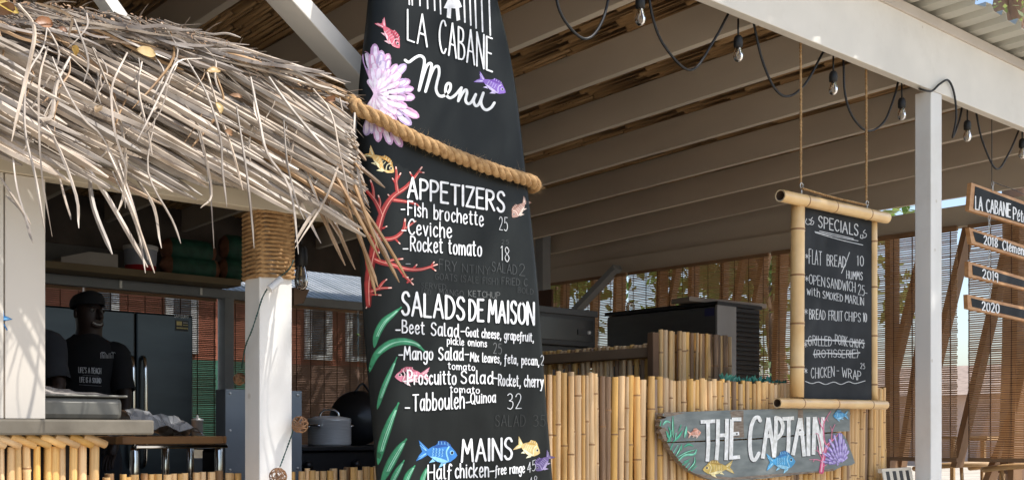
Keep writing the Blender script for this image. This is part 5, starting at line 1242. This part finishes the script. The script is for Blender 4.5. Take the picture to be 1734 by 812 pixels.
# green garland on the bar
gl = MB(); 
for i in range(150):
    u = 1221 + 112 * rnd.random(); hgt = 19 * max(.2, 1 - (u - 1221) / 60) if u < 1262 else 13 * (1 if u < 1305 else .55); base = 644 + (u - 1221) * .04
    c = onY(u, base, 2.93 + rnd.uniform(-.04, .05)); a = rnd.uniform(.3, 2.6); L = hgt * rnd.uniform(.5, 1.05) / FPX * 4.8; d = Vector((math.cos(a) * .9, rnd.uniform(-.4, .4), abs(math.sin(a)) * .9)).normalized(); s = Vector((d.z, rnd.uniform(-.6, .6), -d.x)).normalized() * L * .22
    gl.add([c, c + d * L * .5 + s, c + d * L, c + d * L * .5 - s + Vector((0, .004, 0))], [(0, 1, 2), (0, 2, 3)])
gl.build('green_garland', mat('teal_green_foil_leaf', (.01, .11, .09), .35, .4, 30, c2=(.03, .24, .17)), None, label='crumpled dark teal foil garland lying along the top of the bamboo bar', cat='garland', kind='stuff')

# ================================================================ PEOPLE
M_skin = mat('dark_brown_skin', (.036, .019, .013), .5, .12, 8)
M_tee = mat('black_tshirt', (.012, .012, .014), .85, .2, 10, bump=.2); M_tee2 = mat('dark_grey_tshirt', (.035, .037, .042), .85, .2, 10)
M_trs = mat('dark_trousers', (.02, .022, .03), .8, .2, 10)
def person(u, D, zf, label, tee, head_yaw=0, elbow_r=(.245, .02, 1.14), wrist_r=(.225, .20, 1.03), elbow_l=(-.245, .02, 1.14), wrist_l=(-.19, .22, 1.05), sw=.86, H=1.0):
    c0 = atD(u, 700, D); c0.z = zf
    T = lambda a, b, c: c0 + RT * (a * H) - FW * (b * H) + Vector((0, 0, c * H))
    t = thing('person', c0, label, 'person')
    V = []; E = []; Rd = []
    def n(p, r, par=None):
        V.append(T(*p)); Rd.append(r if isinstance(r, tuple) else (r, r))
        if par is not None: E.append((par, len(V) - 1))
        return len(V) - 1
    pel = n((0, 0, .95), (.13, .10)); sp1 = n((0, 0, 1.12), (.115, .09), pel); ch_ = n((0, 0, 1.30), (.13, .1), sp1); nb = n((0, -.01, 1.45), (.075, .07), ch_)
    nk = n((0, 0, 1.505), .056, nb); cy_, sy_ = math.cos(head_yaw), math.sin(head_yaw)
    hd = n((sy_ * .012, cy_ * .012, 1.565), (.072, .076), nk); hm = n((sy_ * .012, cy_ * .012, 1.635), (.082, .092), hd); n((0, 0, 1.70), (.062, .07), hm)
    for s, el, wr in ((1, elbow_r, wrist_r), (-1, elbow_l, wrist_l)):
        sh = n((s * .15 * sw / .86, -.01, 1.42), .055, nb); e = n(el, .037, sh); w_ = n(wr, .026, e)
        el_, wr_ = Vector(el), Vector(wr); d = (wr_ - el_).normalized(); sd = d.cross(Vector((0, 0, 1))).normalized(); dn = sd.cross(d)
        pm = n(tuple(wr_ + d * .05), (.034, .018), w_)
        for k, (o, L) in enumerate(((-.024, .068), (-.008, .078), (.008, .074), (.023, .06))):
            b = wr_ + d * .085 + sd * o; q = n(tuple(b), .0095, pm); q = n(tuple(b + d * L * .5 + dn * .006), .0085, q); n(tuple(b + d * L * .85 - Vector((0, 0, .02))), .007, q)
        q = n(tuple(wr_ + d * .035 - sd * s * .032), .011, pm); n(tuple(wr_ + d * .075 - sd * s * .048), .0085, q)
        hp_ = n((s * .09, 0, .88), .085, pel); k_ = n((s * .10, .02, .48), .058, hp_); a_ = n((s * .10, 0, .09), .038, k_); n((s * .10, .13, .04), (.04, .03), a_)
    me = bpy.data.meshes.new('body'); me.from_pydata([tuple(p - c0) for p in V], E, []); me.materials.append(M_skin)
    o = bpy.data.objects.new('body', me); COL.objects.link(o); o.parent = t; ORG[o.name] = c0
    sk = o.modifiers.new('skin', 'SKIN'); sk.use_smooth_shade = True
    for i, r in enumerate(Rd): me.skin_vertices[0].data[i].radius = (r[0] * H, r[1] * H)
    me.skin_vertices[0].data[0].use_root = True
    o.modifiers.new('sub', 'SUBSURF').levels = 2; o.modifiers['sub'].render_levels = 2
    # shirt
    rings = [(.84, .158, .115), (.95, .152, .115), (1.1, .150, .118), (1.22, .162, .126), (1.34, .178, .13), (1.42, .178, .118), (1.47, .145, .095), (1.50, .09, .075), (1.515, .072, .066)]
    m = MB(); N = 24; b = 0
    for z, a, dd in rings:
        for k in range(N):
            q = 2 * math.pi * k / N; m.v.append(tuple(T(math.cos(q) * a * sw / .86, math.sin(q) * dd, z + .006 * math.sin(q * 3 + z * 20))))
    for i in range(len(rings) - 1):
        for k in range(N): m.f.append((i * N + k, i * N + (k + 1) % N, (i + 1) * N + (k + 1) % N, (i + 1) * N + k)); m.m.append(0)
    for s, el in ((1, elbow_r), (-1, elbow_l)):
        el = Vector(el); sh = Vector((s * .12 * sw / .86, -.01, 1.42)); P = [sh, Vector((s * .165 * sw / .86, -.01, 1.40)), sh.lerp(el, .5) + Vector((s * .012, 0, 0)), sh.lerp(el, .82)]
        m.tube(catmull([T(*p) for p in P], 4), [.066 * H] * 5 + [.062 * H] * 4 + [.064 * H] * 4, 12, caps=False)
    shirt = m.build('t_shirt', tee, t, smooth=True)
    m = MB(); rr = [(.50, .08), (.9, .15)]
    for s in (-1, 1): m.tube([T(s * .10, 0, .08), T(s * .10, .02, .48), T(s * .085, 0, .80), T(s * .06, 0, .93)], [.06 * H, .078 * H, .10 * H, .105 * H], 12)
    m.build('trousers', M_trs, t, smooth=True)
    # head details
    f = lambda a, b, c: T(a * cy_ + b * sy_, b * cy_ - a * sy_, c - .035)      # a sideways, b out of the face
    m = MB(); m.tube([f(0, .086, 1.685), f(0, .104, 1.655), f(0, .112, 1.643), f(0, .094, 1.632)], [.008, .012, .016, .009], 8); m.build('nose', M_skin, t, smooth=True)
    for s in (-1, 1):
        m = MB(); m.ball(f(s * .032, .079, 1.675), .0115, 10); m.build('eye', mat('eye_white', (.22, .20, .18), .3), t, smooth=True)
        m = MB(); m.ball(f(s * .033, .0905, 1.675), .006, 8); m.build('iris', mat('eye_dark', (.01, .006, .004), .2), t, smooth=True)
        m = MB(); m.ball(f(s * .081, .0, 1.66), .022, 10, (.4, .7, 1.2)); m.build('ear', M_skin, t, smooth=True)
        m = MB(); m.tube([f(s * .016, .09, 1.697), f(s * .034, .09, 1.703), f(s * .052, .076, 1.695)], .004, 6); m.build('eyebrow', M_black, t, smooth=True)
    m = MB(); m.tube(catmull([f(-.03, .080, 1.612), f(-.015, .090, 1.604), f(0, .093, 1.602), f(.015, .090, 1.604), f(.03, .080, 1.612)], 4), .0045, 8); m.build('teeth', mat('teeth', (.5, .48, .44), .3), t, smooth=True)
    m = MB(); m.tube(catmull([f(-.036, .076, 1.604), f(-.015, .090, 1.592), f(0, .094, 1.590), f(.015, .090, 1.592), f(.036, .076, 1.604)], 4), .0075, 8); m.build('lower_lip', M_skin, t, smooth=True)
    m = MB(); b = 0; c = f(0, -.006, 1.682); n_ = 20
    prof = [(.094, .02), (.097, .04), (.093, .062), (.078, .083), (.048, .096), (.001, .101)]
    for r_, h_ in prof:
        for k in range(n_):
            q = 2 * math.pi * k / n_; a_, b_ = math.cos(q) * r_ * .9, math.sin(q) * r_ * 1.05
            m.v.append(tuple(c + (f(a_, b_, 0) - f(0, 0, 0)) * 1 + Vector((0, 0, h_ * H + .012 * math.sin(q)))))
    for i in range(len(prof) - 1):
        for k in range(n_): m.f.append((i * n_ + k, i * n_ + (k + 1) % n_, (i + 1) * n_ + (k + 1) % n_, (i + 1) * n_ + k)); m.m.append(0)
    m.build('cap', M_tee, t, smooth=True)
    return t, shirt, c0, T
pm, shirt, c0, T0 = person(149, 6.15, .105, 'smiling man in a black cap and black printed t-shirt standing before the fridge, looking right', M_tee, head_yaw=1.0, elbow_r=(.22, .03, 1.16), wrist_r=(.20, .16, .93))
person(18, 4.9, .06, 'second worker in a dark grey t-shirt, only an arm showing past the cream wall', M_tee2, head_yaw=.3, elbow_r=(.235, .06, 1.21), wrist_r=(.13, .27, 1.16), sw=.92)
def S_tee(u, v, off):
    D = 6.15
    for _ in range(6):
        p = atD(u, v, D); a = (p - c0).dot(RT); a = max(-.15, min(.15, a)); D = 6.15 - .131 * math.sqrt(1 - (a / .18) ** 2) - off - .004
    return atD(u, v, D)
A = Art(S_tee, .1); TC = (.62, .63, .65)
A.text("LIFE'S A BEACH", 133, 630, 171, 632, 9, 1.15, TC); A.strip([(140, 634.5), (168, 636)], .9, (.16, .16, .17), 0, False); A.done('shirt_print', pm, "small print LIFE'S A BEACH"); A = Art(S_tee, .1)
A.text('LIFE IS A SOUND', 135, 646, 171, 648, 8.5, 1.15, TC); A.strip([(134, 650.5), (172, 653)], 1.1, (.18, .18, .19), 0, False); A.done('shirt_print', pm, 'small print LIFE IS A SOUND'); A = Art(S_tee, .1)
for i in range(10): A.strip([(171 + i * 2.3, 597 + (i % 3) * 1.5), (170.6 + i * 2.3, 606)], .7, TC, 0, False)
for x in (173, 176, 190, 193): A.curve([(x - 3, 598), (x, 595.5), (x + 3, 598)], .7, TC, 4)
A.done('shirt_emblem', pm, 'small hut and palm emblem on the chest')

# ================================================================ CHAIRS
def striped_chair(px, py, zt, rot, label, w_=.42):
    t = thing('striped_chair', (px, py, 0), label, 'chair', 'black and cream striped chairs')
    M = Matrix.Rotation(rot, 3, 'Z'); T = lambda a, b, c: Vector((px, py, 0)) + M @ Vector((a, b, c))
    Mw = mat('chair_cream_strap', (.62, .56, .46), .6); Mb = mat('chair_black_strap', (.02, .02, .02), .6)
    for i in range(9):
        m = MB(); a = -w_ / 2 + w_ * (i + .5) / 9; m.bar(T(a, .02, .46), T(a, .10, zt), .005, w_ / 9 * .92, T(1, 0, 0) - T(0, 0, 0)); m.build('back_strap', Mb if i % 2 else Mw, t)
    m = MB(); m.bar(T(-w_ / 2, .11, zt + .004), T(w_ / 2, .11, zt + .004), .02, .02); m.build('top_rail', Mw, t)
    m = MB(); m.bar(T(0, -.38, .44), T(0, .04, .44), w_, .03); m.build('seat', Mw, t, bevel=.004)
    for a in (-w_ / 2 + .02, w_ / 2 - .02):
        for b, h in ((-.36, .43), (.03, .43)):
            m = MB(); m.bar(T(a, b, 0), T(a, b, h), .03, .03, (0, 1, 0)); m.build('leg', Mw, t)
striped_chair(5.02, 2.70, .905, R(6), 'striped chair drawn up at the right end of the bamboo bar', .34)
striped_chair(6.0, 3.55, .865, R(-14), 'striped chair behind the foot of the tall white post', .44)
M_cw = mat('pale_chair_wood', (.45, .29, .14), .5, .15, 8, (1, 1, 3), .1)
def round_chair(px, py, rot, label, zt=.88):
    t = thing('wooden_chair', (px, py, 0), label, 'chair', 'pale wooden chairs under the blinds')
    M = Matrix.Rotation(rot, 3, 'Z'); T = lambda a, b, c: Vector((px, py, 0)) + M @ Vector((a, b, c))
    m = MB(); P = [T(math.sin(q) * .27, math.cos(q) * .24 - .05, zt - .03 + .03 * math.cos(q)) for q in [-1.9 + i * .2 for i in range(20)]]; m.tube(P, .03, 8, flat=.7); m.build('back_rest', M_cw, t, smooth=True)
    m = MB(); m.lathe(T(0, 0, .44), [(.001, .03), (.22, .03), (.235, .015), (.22, 0), (.001, 0)], 24); m.build('seat', M_cw, t, smooth=True)
    for q in (-2.4, -.8, .8, 2.4):
        m = MB(); m.tube([T(math.sin(q) * .22, math.cos(q) * .2, 0), T(math.sin(q) * .2, math.cos(q) * .18, .45)], .018, 8); m.build('leg', M_cw, t, smooth=True)
    for q in (-1.2, -.4, .4, 1.2):
        m = MB(); m.tube([T(math.sin(q) * .2, math.cos(q) * .18, .46), T(math.sin(q) * .26, math.cos(q) * .23 - .05, zt - .02)], .013, 8); m.build('spindle', M_cw, t, smooth=True)
round_chair(7.9, 3.95, R(160), 'pale wooden chair with a curved back, nearer the white post', .86)
round_chair(7.75, 3.35, R(150), 'pale wooden chair with a curved back, nearer the right edge of the photo', .87)
round_chair(7.9, 2.7, R(170), 'pale wooden chair with a curved back, mostly cut by the right edge of the photo', .86)

# ================================================================ OUTSIDE
M_bark = mat('reddish_bark', (.20, .115, .075), .85, .3, 6, (1, 1, .4), .5, c2=(.38, .25, .18))
M_leaf = mat('tree_leaf', (.04, .10, .025), .6, .3, 1.2, c2=(.10, .17, .05), tl=(.45, (.22, .34, .06))); M_leaf2 = mat('pale_tree_leaf', (.09, .12, .05), .6, .3, 1.2, c2=(.20, .24, .10), tl=(.45, (.34, .40, .12)))
import numpy as np
def tree(name, base, h, cr, label, seed, nleaf=7000, limbs=None, ml=None, lz=.45, tr=.14, leaf=.07):
    r = random.Random(seed); t = thing(name, base, label, 'tree', 'trees around the pavilion'); B = Vector(base); ends = []
    m = MB()
    if limbs is None:
        limbs = []; top = B + Vector((r.uniform(-.3, .3), r.uniform(-.3, .3), h * lz)); limbs.append(([B, B.lerp(top, .5) + Vector((r.uniform(-.1, .1), 0, 0)), top], tr, tr * .7))
        for i in range(6):
            a = i * 1.05 + r.uniform(-.3, .3); e = top + Vector((math.cos(a) * cr * .6, math.sin(a) * cr * .6, h * (.3 + .2 * r.random()))); limbs.append(([top, top.lerp(e, .5) + Vector((0, 0, .12)), e], tr * .5, tr * .12))
    for P, r0, r1 in limbs:
        C = catmull(P, 5); n = len(C); m.tube(C, [r0 + (r1 - r0) * i / (n - 1) for i in range(n)], 10); ends += [C[-1], C[int(n * .7)], C[int(n * .5)]] if r0 < tr * .9 else []
    m.build('trunk', M_bark, t, smooth=True)
    cl = []
    for e in ends:
        for _ in range(5): cl.append((e + Vector([r.gauss(0, cr * .28) for _ in range(3)]), cr * r.uniform(.16, .34)))
    rs = np.random.RandomState(seed); idx = rs.randint(0, len(cl), nleaf); C = np.array([tuple(c[0]) for c in cl])[idx]; S = np.array([c[1] for c in cl])[idx][:, None]
    d = rs.normal(size=(nleaf, 3)); d /= np.linalg.norm(d, axis=1)[:, None]; P = C + d * S * rs.uniform(.3, 1, (nleaf, 1)) ** .5
    a = rs.normal(size=(nleaf, 3)); a /= np.linalg.norm(a, axis=1)[:, None]; b = np.cross(a, rs.normal(size=(nleaf, 3))); b /= np.linalg.norm(b, axis=1)[:, None]
    s = rs.uniform(.6, 1.3, (nleaf, 1)) * leaf; V = np.stack([P - a * s, P + b * s * .42, P + a * s, P - b * s * .42], 1).reshape(-1, 3) - np.array(tuple(B))
    me = bpy.data.meshes.new('crown'); me.from_pydata(V.tolist(), [], np.arange(nleaf * 4).reshape(-1, 4).tolist()); me.materials.append(ml or M_leaf)
    o = bpy.data.objects.new('crown', me); COL.objects.link(o); o.parent = t; ORG[o.name] = B
# the reddish tree whose limbs show over the roof at top right
b0 = atD(1712, 700, 9.5); b0.z = 0; tp = atD(1714, 52, 9.5)
tree('forked_tree', b0, 8, 2.6, 'tree with thick reddish forking limbs rising over the roof edge at the top right', 5, 4200,
     [([b0, b0.lerp(tp, .5) + Vector((.12, 0, 0)), tp], .13, .11), ([tp, atD(1697, 8, 9.5), atD(1716, -60, 9.5), atD(1735, -190, 9.4)], .085, .06), ([atD(1690, 26, 9.6), atD(1702, -10, 9.6), atD(1722, -90, 9.8)], .065, .04), ([tp, atD(1722, -5, 9.4), atD(1708, -80, 9.2), atD(1690, -200, 9.0)], .075, .05), ([tp, atD(1744, 0, 9.7), atD(1780, -110, 10)], .07, .04),
      ([atD(1716, -60, 9.5), atD(1640, -130, 9.0), atD(1590, -160, 8.6)], .05, .02)], M_leaf2, leaf=.034)
for i, (x, y, h, cr, lab, ml) in enumerate(((13.5, 10.5, 6.5, 2.4, 'leafy green tree seen through the blinds straight above the ice machine', M_leaf), (11.2, 7.6, 5.5, 2.0, 'green tree seen through the blind left of the chalkboard', M_leaf2), (14.5, 15.5, 7.5, 2.9, 'large green tree far behind the dark corner of the kitchen', M_leaf),
                                           (10.2, 11.6, 5.5, 2.0, 'green tree close behind the back corner of the pavilion', M_leaf), (5.5, 17, 7, 3, 'green tree behind the orange neighbouring shack', M_leaf), (1.5, 13, 6.5, 2.6, 'green tree behind the fridge side of the kitchen', M_leaf2))):
    tree('leafy_tree', (x, y, 0), h, cr, lab, 20 + i, 3600, ml=ml, leaf=.12)
# the shade tree before the bar, its crown above and right of the view
sb_ = Vector((8.6, .2, 0)); s1 = Vector((8.2, .5, 4.2)); SL = [([sb_, Vector((8.5, .3, 2.2)), s1], .2, .15)]
for q in ((4.6, .2, 5.4), (4.4, 1.5, 5.7), (5.6, .9, 5.6), (6.6, 1.6, 5.8), (6.3, .0, 5.3), (7.4, .7, 5.9), (8.2, 1.6, 6.0)): SL.append(([s1, s1.lerp(Vector(q), .5) + Vector((0, 0, .35)), Vector(q)], .08, .02))
tree('shade_tree', sb_, 6.5, 1.9, 'large shade tree in front of the bar, beyond the right edge of the photo', 77, 11000, SL, M_leaf, leaf=.085)
# hedge behind the side wall
hd = MB(); r = random.Random(3)
for i in range(9000):
    c = Vector((9.8 + r.gauss(0, .5), r.uniform(6.6, 13), abs(r.gauss(0, .75)) + .05)); a = Vector([r.gauss(0, 1) for _ in range(3)]).normalized() * .07; b = a.orthogonal().normalized() * .035
    hd.add([c - a, c + b, c + a, c - b], [(0, 1, 2, 3)])
hd.build('shrubbery', M_leaf, kind='stuff')
# neighbouring orange shack behind the kitchen
M_or = mat('orange_wall_paint', (.27, .085, .045), .7, .2, 3); M_gr = mat('green_wall_paint', (.03, .11, .07), .7, .2, 3)
ns = thing('beach_shack', (7.0, 13.2, 0), 'orange painted shack with a green dado and white window frames, seen through the kitchen blinds', 'shack')
m = MB(); m.box(4.2, 13.0, 1.98, 10.2, 13.2, 3.4); m.build('upper_wall', M_or, ns)
m = MB(); m.box(4.2, 12.98, .9, 7.75, 13.2, 1.98); m.build('lower_wall', M_gr, ns)
m = MB(); m.box(7.75, 12.98, 0, 10.2, 13.2, 1.98); m.build('lower_wall', mat('brown_wall', (.16, .09, .06), .8), ns)
m = MB(); m.box(4.2, 12.98, 0, 7.75, 13.2, .9); m.build('plinth', M_concrete, ns)
for x in (7.95, 8.6, 9.4, 5.0, 6.0):
    m = MB(); m.box(x, 12.95, 2.05, x + .42, 12.99, 2.75); o = m.build('window', mat('white_window_frame', (.45, .45, .43), .6), ns)
    m = MB(); m.box(x + .10, 12.94, 2.12, x + .32, 12.949, 2.70); m.build('pane', mat('dark_pane', (.04, .05, .06), .15), o)
m = MB(); corr(m, 3.9, 10.5, 12.5, 14.5, lambda y: 3.45 - .0 * y, .12, .02); m.build('roof', M_roof, ns)
# grey sheet seen through the gap over the kitchen header
m = MB(); corr(m, 4.6, 7.8, 8.75, 10.6, lambda y: 2.25 + (y - 8.75) * .34, .075, .016); m.build('lean_to_roof', mat('sunlit_grey_sheet', (.45, .46, .46), .45, .15, 4, metal=.2), None, label='grey corrugated lean-to roof seen through the gap above the back blinds', cat='roof sheet')
# pale building far beyond the right side blinds
fb = thing('pale_bungalow', (37, 17, 0), 'low pale pinkish bungalow far beyond the right-hand blinds', 'house')
m = MB(); m.box(34, 12, 0, 40, 26, 2.2); m.build('wall', mat('pale_pink_wall', (.60, .42, .33), .8, .1, 2), fb)
m = MB(); m.prism([Vector((33.5, 11.6, 2.2)), Vector((40.5, 11.6, 2.2)), Vector((37, 11.6, 3.3))], (0, 14.8, 0)); m.build('roof', mat('brown_tiles', (.36, .27, .21), .8, .2, 6), fb)
for y in (20.5, 24):
    m = MB(); m.box(33.95, y, .9, 33.99, y + .9, 2.0); o = m.build('window', M_white, fb); m = MB(); m.box(33.93, y + .08, .98, 33.945, y + .82, 1.92); m.build('pane', mat('dark_pane', (.04, .05, .06), .15), o)
# red and white bottle shape glimpsed through the slit between two blinds
bt = thing('red_bottle', onX(1633, 740, 8.4), 'red bottle with a pale cap glimpsed through the slit between two blinds', 'bottle')
c = onX(1633, 738, 8.4); m = MB(); m.lathe(c, [(.001, 0), (.028, 0), (.03, .01), (.03, .07), (.014, .10), (.012, .115)], 14); m.build('bottle_body', mat('red_plastic', (.5, .02, .04), .35), bt, smooth=True)
m = MB(); m.lathe(c, [(.014, .115), (.014, .135), (.001, .135)], 12); m.build('cap', mat('pale_cap', (.7, .6, .6), .4), bt, smooth=True)
c = onX(1633, 738, 8.4); sh_ = thing('bottle_stand', (8.45, c.y, 0), 'narrow side table outside the slit between the blinds carrying the red bottle', 'table')
m = MB(); m.box(8.25, c.y - .25, c.z - .026, 8.65, c.y + .25, c.z - .002); m.build('table_top', M_cw, sh_, bevel=.003)
for a in (-.2, .2):
    for b in (-.16, .16): m = MB(); m.bar((8.45 + b, c.y + a, 0), (8.45 + b, c.y + a, c.z - .026), .03, .03, (0, 1, 0)); m.build('leg', M_cw, sh_)
